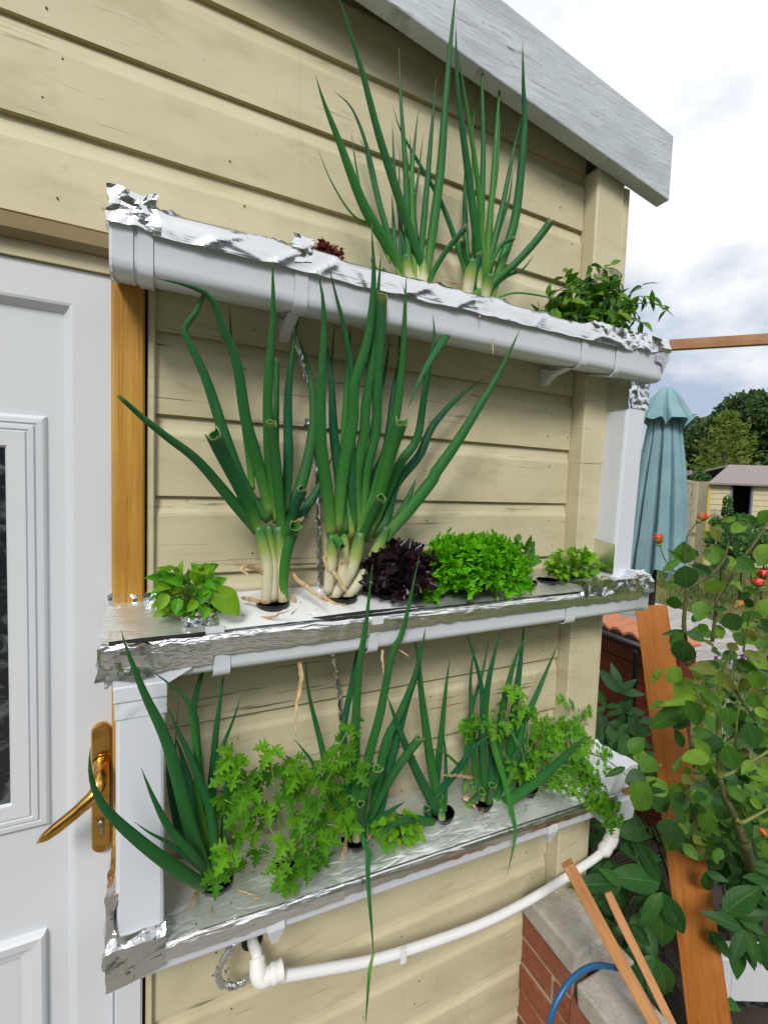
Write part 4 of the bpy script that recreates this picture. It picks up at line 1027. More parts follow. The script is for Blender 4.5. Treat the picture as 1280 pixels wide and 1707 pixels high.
# parsley: three toothed leaflets in one leaf
def parsley_mesh(name, mat, fine=False, seed=0):
    R_ = random.Random(seed); vs = []; fs = []; uv = []
    half = [(.0, .012), (.14, .035), (.22, .15), (.31, .36), (.38, .38), (.40, .19), (.46, .15), (.55, .36), (.62, .36), (.64, .17), (.70, .12), (.77, .24), (.83, .21), (.85, .08), (.93, .08), (1, 0)]
    if fine: half = [(.0, .01), (.2, .03), (.3, .22), (.38, .34), (.40, .14), (.46, .09), (.56, .26), (.64, .33), (.64, .12), (.72, .07), (.82, .2), (.86, .08), (1, 0)]
    def leaflet(o, ang, L, tilt):
        ca, sa = math.cos(ang), math.sin(ang); b0 = len(vs); k = len(half)
        for sgn in (0, 1, -1):
            for x, y in half:
                yy = y*sgn*(1+R_.uniform(-.12, .12)); xx = x*(1+R_.uniform(-.02, .02)); z = abs(yy)*.35-.25*xx*xx+tilt*xx+R_.uniform(-.02, .02)*(1 if sgn else 0)
                vs.append((o[0]+L*(xx*ca-yy*sa), o[1]+L*(xx*sa+yy*ca), L*z)); uv.append((x, .5+.5*sgn*(1 if y > .1 else .3)))
        for i in range(k-1):
            fs.append((b0+i, b0+i+1, b0+k+i+1, b0+k+i)); fs.append((b0+i+1, b0+i, b0+2*k+i, b0+2*k+i+1))
    if fine:
        leaflet((.32, 0), 0, .5, 0); leaflet((.30, 0), 1.0, .42, .1); leaflet((.30, 0), -1.0, .42, .1); leaflet((.0, 0), 1.15, .40, .1); leaflet((.0, 0), -1.15, .40, .1)
        vs += [(0, .008, 0), (0, -.008, 0), (.34, .006, 0), (.34, -.006, 0)]; q = len(vs); fs.append((q-4, q-2, q-1, q-3)); uv += [(0, .5)]*4
    else:
        leaflet((.06, 0), R_.uniform(-.15, .15), .62, 0); leaflet((.0, .0), 1.05+R_.uniform(-.1, .1), .52, .1); leaflet((.0, 0), -1.05+R_.uniform(-.1, .1), .52, .1)
    me = bpy.data.meshes.new(name); me.from_pydata(vs, [], fs); me.materials.append(mat)
    ul = me.uv_layers.new(name='UVMap')
    for lp in me.loops: ul.data[lp.index].uv = uv[lp.vertex_index]
    for p_ in me.polygons: p_.use_smooth = False
    me.update(); return me
def parsley(label, S, hx, reg, pts, size, meshes, Yr, seed, mats, extra=.4):
    random.seed(seed); base = S(hx, -.066)
    r = thing('parsley_plant', label, 'parsley', tuple(base)); net_pot(S, hx, .0255, r)
    cs = []
    pts = list(pts)+[(q[0]+rnd(-45, 45), q[1]+rnd(-40, 40)) for q in pts if rnd(0, 1) < extra]
    for q in pts:
        X = px(reg, *q); Y = rnd(*Yr); P = at(X[0], X[1], Y)
        if P.x > .93 and P.z < .915: P = at(X[0], X[1], rnd(-.165, -.142))          # trailing over the front rim
        cs.append(P)
        out = V((P.x-base.x, (P.y-base.y)*.6, 0)); out = out.normalized() if out.length > .01 else V((0, -1, 0))
        d = (out*.7+V((0, -.5, -.25))+rdir()*.55); nr = (V((0, -.75, .55))+rdir()*.5)
        if P.z < base.z+.01: d = V((rnd(-.3, .3), -.35, -1)); nr = V((rnd(-.3, .3), -1, .25))
        L = size*rnd(.85, 1.2); put_leaf(random.choice(meshes), r, P-d.normalized()*L*.25, d, nr, L)
    for i, P in enumerate(cs):
        if i % 3 == 0:
            mid = base.lerp(P, .5)+V((rnd(-.01, .01), rnd(-.01, .01), .025)); stem(r, [base+V((rnd(-.01, .01), rnd(-.01, .01), 0)), mid, P], .0017, .0008, mats)
    return r
pm = [parsley_mesh('parsley_leaf', PARS, False, s) for s in range(4)]; pf = [parsley_mesh('fine_parsley_leaf', PARS2, True, s) for s in range(4)]; pm2 = [parsley_mesh('parsley_leaf', PARS2, False, s+20) for s in range(4)]
PL = [(790,450),(640,500),(740,590),(800,520),(860,560),(630,590),(600,650),(650,700),(740,680),(780,720),(900,490),(870,640),(930,620),(960,700),(1000,660),(920,740),(1010,580),(1060,540),(1090,420),(1120,470),(1170,540),(1130,600),(1080,640),(1050,700),(1120,720),(1140,770),(1000,760),(940,800),(1050,830),(650,810),(700,790),(740,880),(600,890),(640,960),(560,1000),(850,850),(860,930),(900,900),(960,930),(1040,920),(1020,1010),(850,1010),(900,1060),(860,1110),(880,990),(600,540),(700,560),(620,480),(1130,350),(1160,700),(980,560),(1050,600),(900,560),(1030,500),(830,960),(920,980),(1010,880),(1090,760),(690,640),(770,540),(1080,480),(1140,430),(1000,820),(580,940)]
parsley('broad leafy parsley plant spilling over the front edge of the bottom shelf', SB, BH['parsley'], 'F', PL, .055, pm, (-.16, -.05), 5, GSTEM_L, .12)
PR = [(720,290),(760,280),(810,330),(540,400),(530,430),(970,310),(1000,350),(870,400),(920,390),(960,400),(1010,420),(900,450),(850,470),(800,520),(850,540),(900,530),(950,500),(990,500),(820,580),(870,600),(920,590),(970,560),(1020,540),(940,660),(900,640),(850,650),(1000,620),(1040,600),(1090,500),(1110,515),(1090,640),(1050,690),(1100,690),(1090,740),(1120,790),(760,600),(780,560),(720,560),(640,380),(690,330),(740,370),(780,440),(1040,560),(820,430),(940,440),(880,500),(830,500),(980,460),(930,540),(1000,580),(880,570),(960,620),(800,620),(1060,640),(1110,740),(1070,700),(760,330),(700,400),(660,420),(590,370),(550,430),(860,620),(910,480),(830,400),(890,430),(940,580),(790,480),(1010,380),(980,380),(1010,600),(1030,660),(1070,660),(1080,720),(1120,760),(1130,720),(990,650),(1050,600),(1000,440),(1020,480)]
parsley('fine ferny parsley plant trailing over the right end of the bottom shelf', SB, BH['fine'], 'G', PR, .047, pf+pm2*2, (-.13, -.03), 8, GSTEM_L, 1.0)
# ---- basil and small herbs
bm_ = [leaf_mesh('basil_leaf', BASIL, .30, 8, 4, .3, c_, .75, .8, 0, .06, .1) for c_ in (.15, .3, .45)]
def herb(name, label, cat, S, hx, reg, pts, L, meshes, Yr, seed, vert=.5):
    random.seed(seed); base = S(hx, -.066); r = thing(name, label, cat, tuple(base)); net_pot(S, hx, .0255, r)
    for i, q in enumerate(pts):
        X = px(reg, *q); P = at(X[0], X[1], rnd(*Yr)); out = P-base; out.z *= .5; out = out.normalized()
        d = out+V((0, -.3, -.1))+rdir()*.5; nr = V((0, -.55, .8))+rdir()*.5; l = L*rnd(.7, 1.25)
        put_leaf(random.choice(meshes), r, P-d.normalized()*l*.4, d, nr, l)
        if i % 3 == 0: stem(r, [base, base.lerp(P, .5)+V((0, 0, .012)), P], .0016, .0009, GSTEM_L)
    return r
BP = [(270,680),(300,660),(360,640),(290,720),(270,780),(330,700),(380,680),(420,660),(370,740),(340,780),(400,720),(440,640),(450,690),(470,720),(500,690),(420,760),(390,800),(450,800),(360,800),(490,770),(500,800),(420,820),(330,740),(520,700),(480,650),(310,770),(350,690),(300,800),(440,740),(400,780),(470,830),(280,830),(540,720),(310,690)]
bas = herb('basil_plant', 'leafy basil plant with one large glossy leaf, at the left end of the middle shelf', 'basil', SM, MH['basil'], 'B', BP+[(x+rnd(-25, 25), y+rnd(-25, 25)) for x, y in BP+BP], .026, bm_, (-.12, -.03), 3)
for (x0, y0, x1, y1), Y in (((500, 720, 612, 830), -.125), ((470, 720, 575, 665), -.11), ((480, 640, 530, 612), -.07), ((450, 700, 400, 640), -.11), ((480, 720, 440, 800), -.13), ((300, 740, 258, 830), -.12), ((350, 760, 335, 850), -.12), ((430, 770, 380, 830), -.13), ((480, 800, 450, 860), -.135)):
    a, c_ = at(*px('B', x0, y0), Y+.01), at(*px('B', x1, y1), Y-.01); put_leaf(bm_[0], bas, a, c_-a, V((rnd(-.3, .3), -1, .45)), (c_-a).length*(1.03 if (x0, y0) == (500, 720) else .8), wscale=1.1)
hm = [leaf_mesh('herb_leaf', MINT, .30, 5, 2, .25, c_, .8, .9) for c_ in (.1, .3)]
random.seed(11)
def dome(cx, cy, rx, ry, n, reg='Z'):
    out = []
    while len(out) < n:
        x, y = rnd(-1, 1), rnd(-1, 1)
        if x*x+y*y < 1: out.append((cx+rx*x, cy+ry*y))
    return out
herb('herb_plant', 'low yellow-green herb in the last hole at the right of the middle shelf', 'herb', SM, MH['herb'], 'Z', dome(955, 940, 44, 25, 230), .022, hm, (-.11, -.03), 21)
herb('herb_plant', 'short pale herb under an arching onion leaf on the bottom shelf', 'herb', SB, BH['herb'], 'Z', dome(664, 1384, 42, 32, 190), .021, hm, (-.12, -.03), 22)
hm2 = [leaf_mesh('herb_leaf', m_leaf('darker_herb_leaf', [(.05, .18, .02), (.09, .26, .03)], (.14, .32, .06), .35, .4, .25, vfreq=5), .34, 6, 2, .25, c_, .8, .85) for c_ in (.1, .3)]
herb('herb_plant', 'mid green mint-like herb tucked behind the frilly green lettuce', 'herb', SM, MH['mint'], 'Z', dome(868, 935, 24, 40, 50)+[(885, 920), (880, 908), (860, 902), (893, 935)], .026, hm2, (-.09, -.03), 23)
hp_ = thing('net_pot', 'empty black pot hole in the foil cover beside the last yellow-green herb', 'net pot', tuple(SM(MH['hole'], -.066))); net_pot(SM, MH['hole'], .0245, hp_)
# ---- lettuces
def ruffle_mesh(name, mat, seed, teeth=.12, amp=.22, freq=5, nu=30, nv=7, spread=1.5, frill=0):
    R_ = random.Random(seed); vs = []; fs = []; ts = []; ph = R_.uniform(0, 6)
    for j in range(nv+1):
        v = j/nv
        for i in range(nu+1):
            u = i/nu*2-1; an = u*spread*(.35+.65*v); rr = v*(1-.12*u*u)
            if j == nv: rr *= 1+teeth*(1 if i % 2 else -1)+R_.uniform(-.05, .05)
            z = amp*v**2.2*(math.sin(u*freq*2+ph)+.55*math.sin(u*freq*4.7+ph*2))+.25*v*v
            z += frill*v**5*math.sin(u*31+ph*3+2.5*math.sin(u*7))
            vs.append((rr*math.cos(an)*.9, rr*math.sin(an)*.75, z)); ts.append(v)
    k = nu+1
    for j in range(nv):
        for i in range(nu): fs.append((j*k+i, j*k+i+1, (j+1)*k+i+1, (j+1)*k+i))
    me = bpy.data.meshes.new(name); me.from_pydata(vs, [], fs); me.materials.append(mat)
    a = me.attributes.new('t', 'FLOAT', 'POINT'); a.data.foreach_set('value', ts)
    for p_ in me.polygons: p_.use_smooth = True
    me.update(); return me
def lettuce(label, S, hx, cen, rx, ry, rz, n, L, meshes, seed, pot=True, loc=None, col='lettuce'):
    random.seed(seed); base = loc if loc is not None else S(hx, -.066); r = thing('lettuce', label, 'lettuce', tuple(base))
    if pot: net_pot(S, hx, .0255, r)
    for i in range(n):
        f = i/n; el = math.asin(max(-.25, min(.98, -.2+1.18*((i+.5)/n)))); az = i*2.39996
        d = V((math.cos(az)*math.cos(el), math.sin(az)*math.cos(el), math.sin(el)))
        tipp = cen+V((d.x*rx, d.y*ry, d.z*rz)); l = L*rnd(.8, 1.2)
        dd = (d*.75+V((0, 0, .25))+rdir()*.75).normalized(); nr = (V((0, -.4, .6))+rdir()*.8-d*.3)
        put_leaf(random.choice(meshes), r, tipp-dd*l*.85, dd, nr, l)
    return r
lg = [ruffle_mesh('lettuce_leaf', LETT, s, .10, .24, 5.5, 64, 9, 1.75, .17) for s in range(5)]
ld = [ruffle_mesh('dark_lettuce_leaf', LETD, s, .04, .24, 3.4, 34, 7, 1.6, .06) for s in range(4)]
cg = SM(MH['green'], -.070)
lettuce('bright green frilly lettuce head on the middle shelf', SM, MH['green'], V((cg.x-.014, -.078, cg.z+.040)), .134, .055, .076, 270, .037, lg, 31)
cd = SM(MH['dark'], -.07)
lettuce('dark purple, almost black lettuce between the onions and the frilly green lettuce', SM, MH['dark'], V((cd.x+.008, -.085, cd.z+.040)), .074, .050, .066, 85, .042, ld, 32)
lr = [ruffle_mesh('red_lettuce_leaf', LETR, s, .14, .14, 3, 18, 5, 1.2) for s in range(2)]
pr = at(545, 440, -.07); lettuce('tip of a small dark red lettuce poking above the foil of the top shelf', None, 0, pr+V((0, 0, .008)), .026, .014, .020, 26, .030, lr, 33, False, pr-V((0, 0, .02)))
# ---- chilli plant on the top shelf
random.seed(41)
cb = at(975, 552, -.065); ch = thing('chilli_plant', 'bushy chilli plant with small glossy leaves at the right end of the top shelf', 'plant', (cb.x, cb.y, 1.985))
cm = [leaf_mesh('chilli_leaf', CHIL, .20, 6, 2, .3, c_, .8, 1.0) for c_ in (.15, .35, .5)]
D2 = lambda x, y, Y: at(*px('D', x, y), Y)
cbase = V((cb.x, -.065, 1.985))
br = [[(800, 330), (820, 230), (870, 170), (880, 110)], [(820, 340), (850, 220), (930, 130), (965, 105)], [(840, 360), (880, 270), (960, 190), (1010, 165)], [(900, 380), (980, 330), (1040, 270), (1060, 220), (1100, 195)],
      [(930, 390), (1020, 300), (1080, 270), (1150, 270), (1205, 300)], [(950, 390), (1010, 350), (1060, 330), (1100, 350)], [(780, 330), (740, 290), (700, 240)], [(760, 350), (700, 330), (620, 325)], [(1040, 270), (1080, 240), (1130, 240)], [(860, 360), (900, 300), (920, 230), (960, 180)],
      [(820, 350), (800, 280), (780, 210), (770, 160)], [(880, 370), (930, 320), (960, 280), (1000, 240)]]
tips = []
for bq in br:
    Y0 = rnd(-.10, -.03); pts = [D2(x, y, Y0+rnd(-.012, .012)) for x, y in bq]; pts = [cbase.lerp(pts[0], .3)]+pts
    stem(ch, pts, .0022, .0008, GSTEM, 'branch', 14, 6)
    for q in smooth_path(pts, 9)[2:]: tips.append((q, (pts[-1]-pts[0]).normalized(), .023))
for q in dome(870, 290, 175, 110, 260)+dome(740, 325, 120, 35, 90)+dome(900, 350, 110, 50, 70): tips.append((D2(q[0], q[1], rnd(-.11, -.02)), rdir(), .021))
for q, d_, L_ in tips:
    for _ in range(1 if L_ < .022 else 2):
        d = (d_*.4+rdir()+V((0, -.2, -.45))); put_leaf(random.choice(cm), ch, q, d, V((0, -.5, .8))+rdir()*.6, L_*rnd(1.1, 2.2))
for q in ((760, 130, 700+110, 130), (800, 150, 785, 195), (1010, 190, 1030, 220), (975, 165, 1015, 162)):
    a, c_ = D2(q[0], q[1], -.08), D2(q[2], q[3], -.085); put_leaf(cm[1], ch, a, c_-a, V((0, -1, .3)), max(.022, (c_-a).length), wscale=1.2)

# ================================================================== BRICK WALL, STICKS, HOSE
random.seed(50)
bw = thing('brick_wall', 'low stepped red brick wall with concrete caps running out from the building corner', 'wall', (.94, -.25, 0))
BX0, BX1 = .880, .985; bh, ml = .063, .013
zt1, zt2 = .450, .388
o = MB(); o.box((BX0+.004, -.165, .0), (BX1-.004, -.003, zt1-.002)); o.box((BX0+.004, -.70, .0), (BX1-.004, -.168, zt2-.002)); o.build('mortar_core', MORTAR, bw)
brm = None
def brick(y0, y1, z0, z1):
    global brm
    if brm is None:
        o = MB(); o.box((-.5, -.5, -.5), (.5, .5, .5)); ob = o.build('brick', BRICK); ob.parent = bw; brm = ob.data
    else: ob = link('brick', brm, bw)
    ob.scale = (BX1-BX0+rnd(-.003, .003), y1-y0, z1-z0); ob.location = V(((BX0+BX1)/2+rnd(-.002, .002), (y0+y1)/2, (z0+z1)/2))-wloc(bw); ob.rotation_euler = (rnd(-.01, .01), 0, rnd(-.008, .008))
for (ya, yb_, zt_) in ((-.003, -.165, zt1), (-.168, -.70, zt2)):
    z = zt_; row = 0
    while z > .02:
        y = ya; L = .102 if row % 2 else .215
        while y > yb_+.015:
            y2 = max(yb_, y-L); 
            if z-bh > .0: brick(y2, y, z-bh, z)
            y = y2-ml; L = .215
        z -= bh+ml; row += 1
def slab(x0, x1, y0, y1, z0, z1):
    o = MB()
    def fz(u, v): return V((x0+(x1-x0)*u, y0+(y1-y0)*v, z1+.003*MN.noise(V((u*6, v*6, z1*9)))-.012*max(0, abs(u-.5)*2-.7)))
    o.box((x0, y0, z0), (x1, y1, z1)); ob = o.build('cap_slab', CONC, bw, bevel=.006)
    for vv in ob.data.vertices: vv.co += V((rnd(-.004, .004), rnd(-.004, .004), rnd(-.002, .002)))
slab(.872, 1.000, -.180, -.001, zt1+.003, zt1+.058); slab(.872, 1.0, -.415, -.188, zt2+.003, zt2+.058); slab(.872, 1.0, -.70, -.422, zt2+.003, zt2+.058)
slab(1.004, 1.14, -.15, -.0, .30, .345)
hs = thing('garden_hose', 'bright blue garden hose looped over the low brick wall', 'hose', (.93, -.3, .36))
hpz = [atd(1040, 1622, .99), atd(1020, 1613, .965), atd(985, 1612, .93), atd(950, 1636, .895), atd(925, 1676, .875), atd(914, 1715, .865)]
o = MB(); o.tube(smooth_path([atd(1150, 1800, 1.06), atd(1107, 1720, 1.03), atd(1079, 1670, 1.005), atd(1052, 1626, .985)]+hpz[1:]+[atd(903, 1780, .855), atd(896, 1900, .86), V((.76, -.33, .035)), V((.6, -.5, .035))], 70), .0056, 12); o.build('hose', HOSE, hs)
def stick(label, p, q, w, h, mat=STICK, name='wooden_stick', cat='stick', ext=True, w2=None):
    p = V(p); q = V(q); d = (q-p)
    if ext: q = p+d*((p.z-.022)/(p.z-q.z))
    L = (q-p).length; t = thing(name, label, cat, tuple(q))
    o = MB(); nz = 20; Z_ = (p-q).normalized(); F_ = view(q); X_ = Z_.cross(F_).normalized(); Yv = Z_.cross(X_)
    return t, q, Z_, X_, Yv, L
def wood_piece(t, name, q, Z_, X_, Yv, L, w, h, mat, wob=.0015, notch=0):
    nz = 30; ch = .0012; vs = []
    for i in range(nz+1):
        z = L*i/nz; a = MN.noise(V((z*5, w*99, 1)))*wob; b_ = MN.noise(V((z*5, w*99, 8)))*wob; c_ = notch*max(0, MN.noise(V((z*16, w*77, 3))))
        for sx, sy in ((-1, -1), (1, -1), (1, 1), (-1, 1)): vs.append((sx*w/2+a-(c_ if sx > 0 else 0), sy*h/2+b_, z))
    fs = [(i*4+j, i*4+(j+1) % 4, i*4+4+(j+1) % 4, i*4+4+j) for i in range(nz) for j in range(4)]+[(3, 2, 1, 0), tuple(nz*4+j for j in range(4))]
    me = bpy.data.meshes.new(name); me.from_pydata(vs, [], fs); me.materials.append(mat); me.update()
    o = link(name, me, t); M_ = Matrix((X_, Yv, Z_)).transposed().to_4x4(); o.matrix_local = M_
    bv = o.modifiers.new('bevel', 'BEVEL'); bv.width = .0015; bv.segments = 1; bv.limit_method = 'ANGLE'
    return o
t, q, Z_, X_, Yv, L = stick('square pale wooden stick leaning on the drain pipe above the brick wall', atd(945, 1440, .985), atd(1090, 1707, .93), .025, .025)
wood_piece(t, 'stick', q, Z_, X_, Yv, L, .026, .022, STICK)
t, q, Z_, X_, Yv, L = stick('thin split wooden stick with a ragged edge, right of the square one', atd(1012, 1488, 1.14), atd(1118, 1707, 1.0), .019, .019)
wood_piece(t, 'stick', q, Z_, X_, Yv, L, .021, .015, STICK, .001, .012)
# leaning plank
t, q, Z_, X_, Yv, L = stick('wide orange stained plank leaning upright in front of the peony', atd(1085, 1010, 1.67), atd(1182, 1707, 1.22), .1, .02, name='wooden_plank', cat='plank')
wood_piece(t, 'plank', q, Z_, X_, Yv, L, .103, .020, PLANK, .002)
o = MB()
PLP = q; 
for (a, z_, s_) in ((.032, .52, .006), (.036, .525, .005), (-.02, .47, .003), (.03, .53, .003), (-.035, .60, .003), (.0, .60, .003), (.01, .35, .003), (.005, .42, .003)):
    c_ = PLP+Z_*(L*z_)+X_*(-a)-Yv*0.0106*(1 if Yv.dot(view(PLP)) > 0 else -1)
    o.add([c_+X_*(s_*math.cos(k*1.05)*rnd(.6, 1.1))+Z_*(s_*1.4*math.sin(k*1.05)*rnd(.6, 1.1)) for k in range(6)], [tuple(range(6))], sm=False)
o.build('paint_splash', m_plain('white_paint_splash', (.7, .68, .62), .6), t)
# white frame at the bottom right
wf = thing('window_frame', 'white window frame with dark glass standing among the peony leaves', 'window frame', tuple(V((atd(1240, 1620, 1.36).x, atd(1240, 1620, 1.36).y, 0))))
a0 = atd(1195, 1600, 1.36); ax = V((CR.x, CR.y, 0)).normalized(); ay = V((-ax.y, ax.x, 0)); ztp = a0.z
A0 = V((a0.x, a0.y, 0))-ax*.02
def fbox(mb, s0, s1, z0, z1, d0, d1):
    vs = [A0+ax*s+ay*d+V((0, 0, z)) for z in (z0, z1) for s, d in ((s0, d0), (s1, d0), (s1, d1), (s0, d1))]
    mb.add(vs, [(0, 3, 2, 1), (4, 5, 6, 7), (0, 1, 5, 4), (1, 2, 6, 5), (2, 3, 7, 6), (3, 0, 4, 7)], sm=False)
o = MB(); fbox(o, 0, .07, .012, ztp, 0, .06); fbox(o, .07, .63, ztp-.135, ztp, 0, .06) ; fbox(o, .63, .70, .012, ztp, 0, .06)
o.build('frame', UPVC, wf, bevel=.004)
o = MB(); fbox(o, .068, .632, .012, ztp-.133, .02, .026); o.build('glass_pane', GLASSD, wf)

# ================================================================== PEONY
random.seed(60)
pe = thing('peony_plant', 'dark green peony clump with long pointed leaves round the foot of the orange plank', 'peony', (1.45, .1, 0))
pmz = [leaf_mesh('peony_leaf', PEON, w_, 8, 4, .22, c_, .85, .95) for w_, c_ in ((.19, .1), (.22, .25), (.17, .35))]
pmb = [leaf_mesh('peony_leaf', PEONB, w_, 8, 4, .25, c_, .85, .95) for w_, c_ in ((.20, .1), (.18, .25))]
def peony_set(parent, N_, dirs, L, meshes):
    for d in dirs: put_leaf(random.choice(meshes), parent, N_+d.normalized()*.006, d, V((0, -.35, 1))*.7-view(N_)*.9+rdir()*.25, L*rnd(.85, 1.15))
def explicit(parent, reg, base, tips_, dep, meshes, wsc=1.0):
    b_ = atd(*px(reg, *base), dep)
    for tq in tips_:
        c_ = atd(*px(reg, *tq), dep+rnd(-.04, .02)); put_leaf(random.choice(meshes), parent, b_, c_-b_, -view(b_)+V((0, 0, .35))+rdir()*.2, (c_-b_).length*1.05, wscale=wsc)
ex = [((790, 385), [(690, 530), (785, 650), (905, 605)], 1.12), ((1165, 555), [(1020, 480), (1270, 740), (1120, 705)], 1.16), ((1070, 490), [(1235, 350)], 1.2), ((1130, 500), [(1300, 570), (1290, 480)], 1.2), ((1000, 140), [(1250, 250), (1130, 300), (1200, 200)], 1.22), ((780, 340), [(570, 300), (690, 250), (700, 190)], 1.25), ((600, 350), [(410, 330), (480, 400), (520, 280)], 1.22),
      ((640, 530), [(560, 580), (740, 640), (700, 480)], 1.2), ((760, 690), [(870, 960), (720, 800), (690, 700)], 1.2), ((560, 90), [(740, 120), (480, 60)], 1.3), ((590, 180), [(800, 215), (700, 150)], 1.3), ((990, 290), [(1010, 420), (1090, 330)], 1.26), ((1010, 560), [(1120, 700), (1030, 640)], 1.24), ((540, 240), [(520, 420), (600, 400)], 1.28), ((950, 100), [(1060, 60), (1100, 160)], 1.24), ((1210, 130), [(1280, 230), (1290, 150)], 1.2), ((1280, 330), [(1190, 310)], 1.2),
      ((500, 140), [(440, 90), (520, 60), (420, 160)], 1.4), ((480, 420), [(560, 490), (470, 490)], 1.3)]
for base_, tp, dep in ex: explicit(pe, 'L', base_, tp, dep, pmz)
exk = [((350, 770), [(225, 630), (310, 600), (440, 690), (505, 770)], 1.5), ((260, 860), [(200, 740), (350, 850), (190, 900)], 1.52), ((380, 900), [(520, 880), (420, 820), (340, 980)], 1.5), ((410, 1040), [(350, 960), (520, 1040), (560, 1120), (400, 1120)], 1.45), ((230, 970), [(190, 1020), (300, 1000), (250, 1060)], 1.52), ((330, 1130), [(250, 1080), (400, 1180), (480, 1130)], 1.45), ((470, 960), [(560, 930), (540, 1010)], 1.48)]
for base_, tp, dep in exk: explicit(pe, 'K', base_, tp, dep, pmb if base_[1] < 1000 and base_[0] > 300 else pmz+pmb[:1], 1.05)
for (x0, x1, y0, y1, d0, d1, k) in ((1215, 1295, 1395, 1570, 1.2, 1.32, 13), (1015, 1085, 1420, 1640, 1.24, 1.36, 10), (1000, 1070, 1130, 1300, 1.42, 1.55, 9), (1215, 1290, 1300, 1420, 1.2, 1.35, 8)):
    for _ in range(k):
        N_ = atd(rnd(x0, x1), rnd(y0, y1), rnd(d0, d1))
        peony_set(pe, N_, [V((rnd(-.25, 1) if x0 > 1200 else rnd(-1, .2), rnd(-.6, .3), rnd(-1, .1))) for _ in range(3)], rnd(.08, .11), pmz if y0 > 1200 else pmb+pmz)
cnt = 0
while cnt < 60:                                         # the mass behind
    x, y = rnd(985, 1290), rnd(1180, 1690)
    if 1080 < x < 1150 and y < 1330: continue
    N_ = atd(x, y, rnd(1.34, 1.75))
    if N_.z < .03 or N_.x < 1.12: continue
    cnt += 1
    dirs = [V((rnd(-1, 1), rnd(-.9, .3), rnd(-.9, .25))) for _ in range(3)]
    peony_set(pe, N_, dirs, rnd(.08, .12), pmz)
    if cnt % 2 == 0:
        gb = V((1.45+rnd(-.25, .3), .1+rnd(-.25, .3), .0)); stem(pe, [gb, gb.lerp(N_, .5)+V((0, 0, .06)), N_], .0042, .002, PSTEM, 'stem', 10, 6)

# ================================================================== ROSE
random.seed(70)
ro = thing('rose_bush', 'rose bush with red buds and thorny stems in front of the table', 'rose', (1.2, -.35, 0))
rm = [leaf_mesh('rose_leaf', ROSE, .36, 14, 4, .24, c_, .82, .84, .05) for c_ in (.05, .15, .28)]
rd_ = [leaf_mesh('rose_leaf', ROSED, .37, 14, 4, .2, c_, .82, .80, .05) for c_ in (.05, .18)]
rom = [leaf_mesh('rose_leaf', ROSEO, .34, 10, 4, .25, c_, .85, .75, .035) for c_ in (.1, .25)]
RL = '''I 350,680 340,480 190 g .98;350,700 365,920 200 d .95;300,650 140,745 70 g .95;330,660 205,560 45 g .97;630,690 630,490 180 g .98;620,830 640,965 180 l .97;600,790 440,700 60 d .98;840,620 1020,750 120 l .96;790,390 940,280 110 g .97;830,255 705,270 60 g .97;900,240 1060,310 80 l .97;1138,170 1060,300 110 g .93;840,450 838,612 60 d .97;1138,500 1045,620 120 g .94;520,1040 475,1225 150 g .98;430,1060 480,1180 90 g 1.0;560,1260 480,1330 90 l .98;600,1110 780,1110 60 d .98;745,1150 850,1320 170 d .97;1000,1140 890,1230 100 g .97;985,1020 925,1100 80 d .97;890,1290 1045,1240 70 g .97;1060,1220 1140,1330 130 d .93;340,1330 160,1342 40 d .96;360,1330 545,1415 90 d .97;345,1400 322,1645 200 d .93;330,1340 205,1450 110 g .96;250,990 250,1115 135 l 1.02;300,870 150,885 60 l 1.0;520,1410 645,1455 50 o .97;400,420 500,400 70 o .99;590,340 705,475 90 o .98;900,1540 1115,1565 110 o .92;860,1500 740,1440 90 o .95;830,1590 965,1695 90 l .94;600,1620 410,1700 100 o .94;470,560 440,615 70 d 1.0;520,380 600,430 60 l .98;700,350 600,320 60 g .98;1000,820 1138,780 80 l .95;870,850 780,870 60 g .97;880,960 960,1020 110 g .97;1010,930 1120,920 50 l .94;420,690 610,760 70 d .98;660,1260 700,1400 90 g 1.0
J 620,100 400,60 110 o .93;620,100 780,305 110 o .92;290,70 165,200 130 g .95;400,180 235,325 170 g .96;410,250 565,295 80 l .95;440,340 150,385 60 g .95;330,410 90,585 180 g .95;330,450 0,600 150 g .97;330,360 545,635 165 g .92;480,310 695,405 100 g .93;340,480 235,615 120 d .97;240,620 315,790 80 d .97;540,860 295,885 130 g .93;540,850 405,700 110 g .94;300,870 220,1005 40 l .93;690,760 765,985 170 g .92;640,690 520,820 150 d .96;880,555 965,790 170 d .92;700,420 725,590 150 g .95;900,100 1067,285 150 g .91;830,160 880,330 130 b .94;770,80 890,170 80 o .93;170,1210 0,1050 150 g .97;180,1330 5,1150 180 d .95;190,1290 350,1440 150 d .93;205,1415 210,1660 210 d .91;570,1240 405,1210 150 g .96;575,1370 455,1550 130 g .96;720,1200 855,1190 130 l .96;640,860 700,950 90 g .97;150,380 20,420 60 g .97;560,640 440,700 70 g .97;960,420 1060,520 90 g .96;930,900 840,1010 80 g .97;1000,960 1067,1060 100 g .96;900,1100 1040,1170 90 g .98;430,1170 500,1300 110 d .99;640,1300 700,1470 120 d 1.0;900,1240 1020,1330 70 l .98
K 520,1310 392,1330 120 d .97;530,1340 430,1510 150 g .96;540,1330 650,1450 110 d .97;385,1240 258,1300 34 d 1.0;612,620 543,712 40 g .97;430,1180 560,1200 110 g 1.0;410,1150 500,1050 90 g 1.02;560,1180 490,1260 120 g 1.0'''
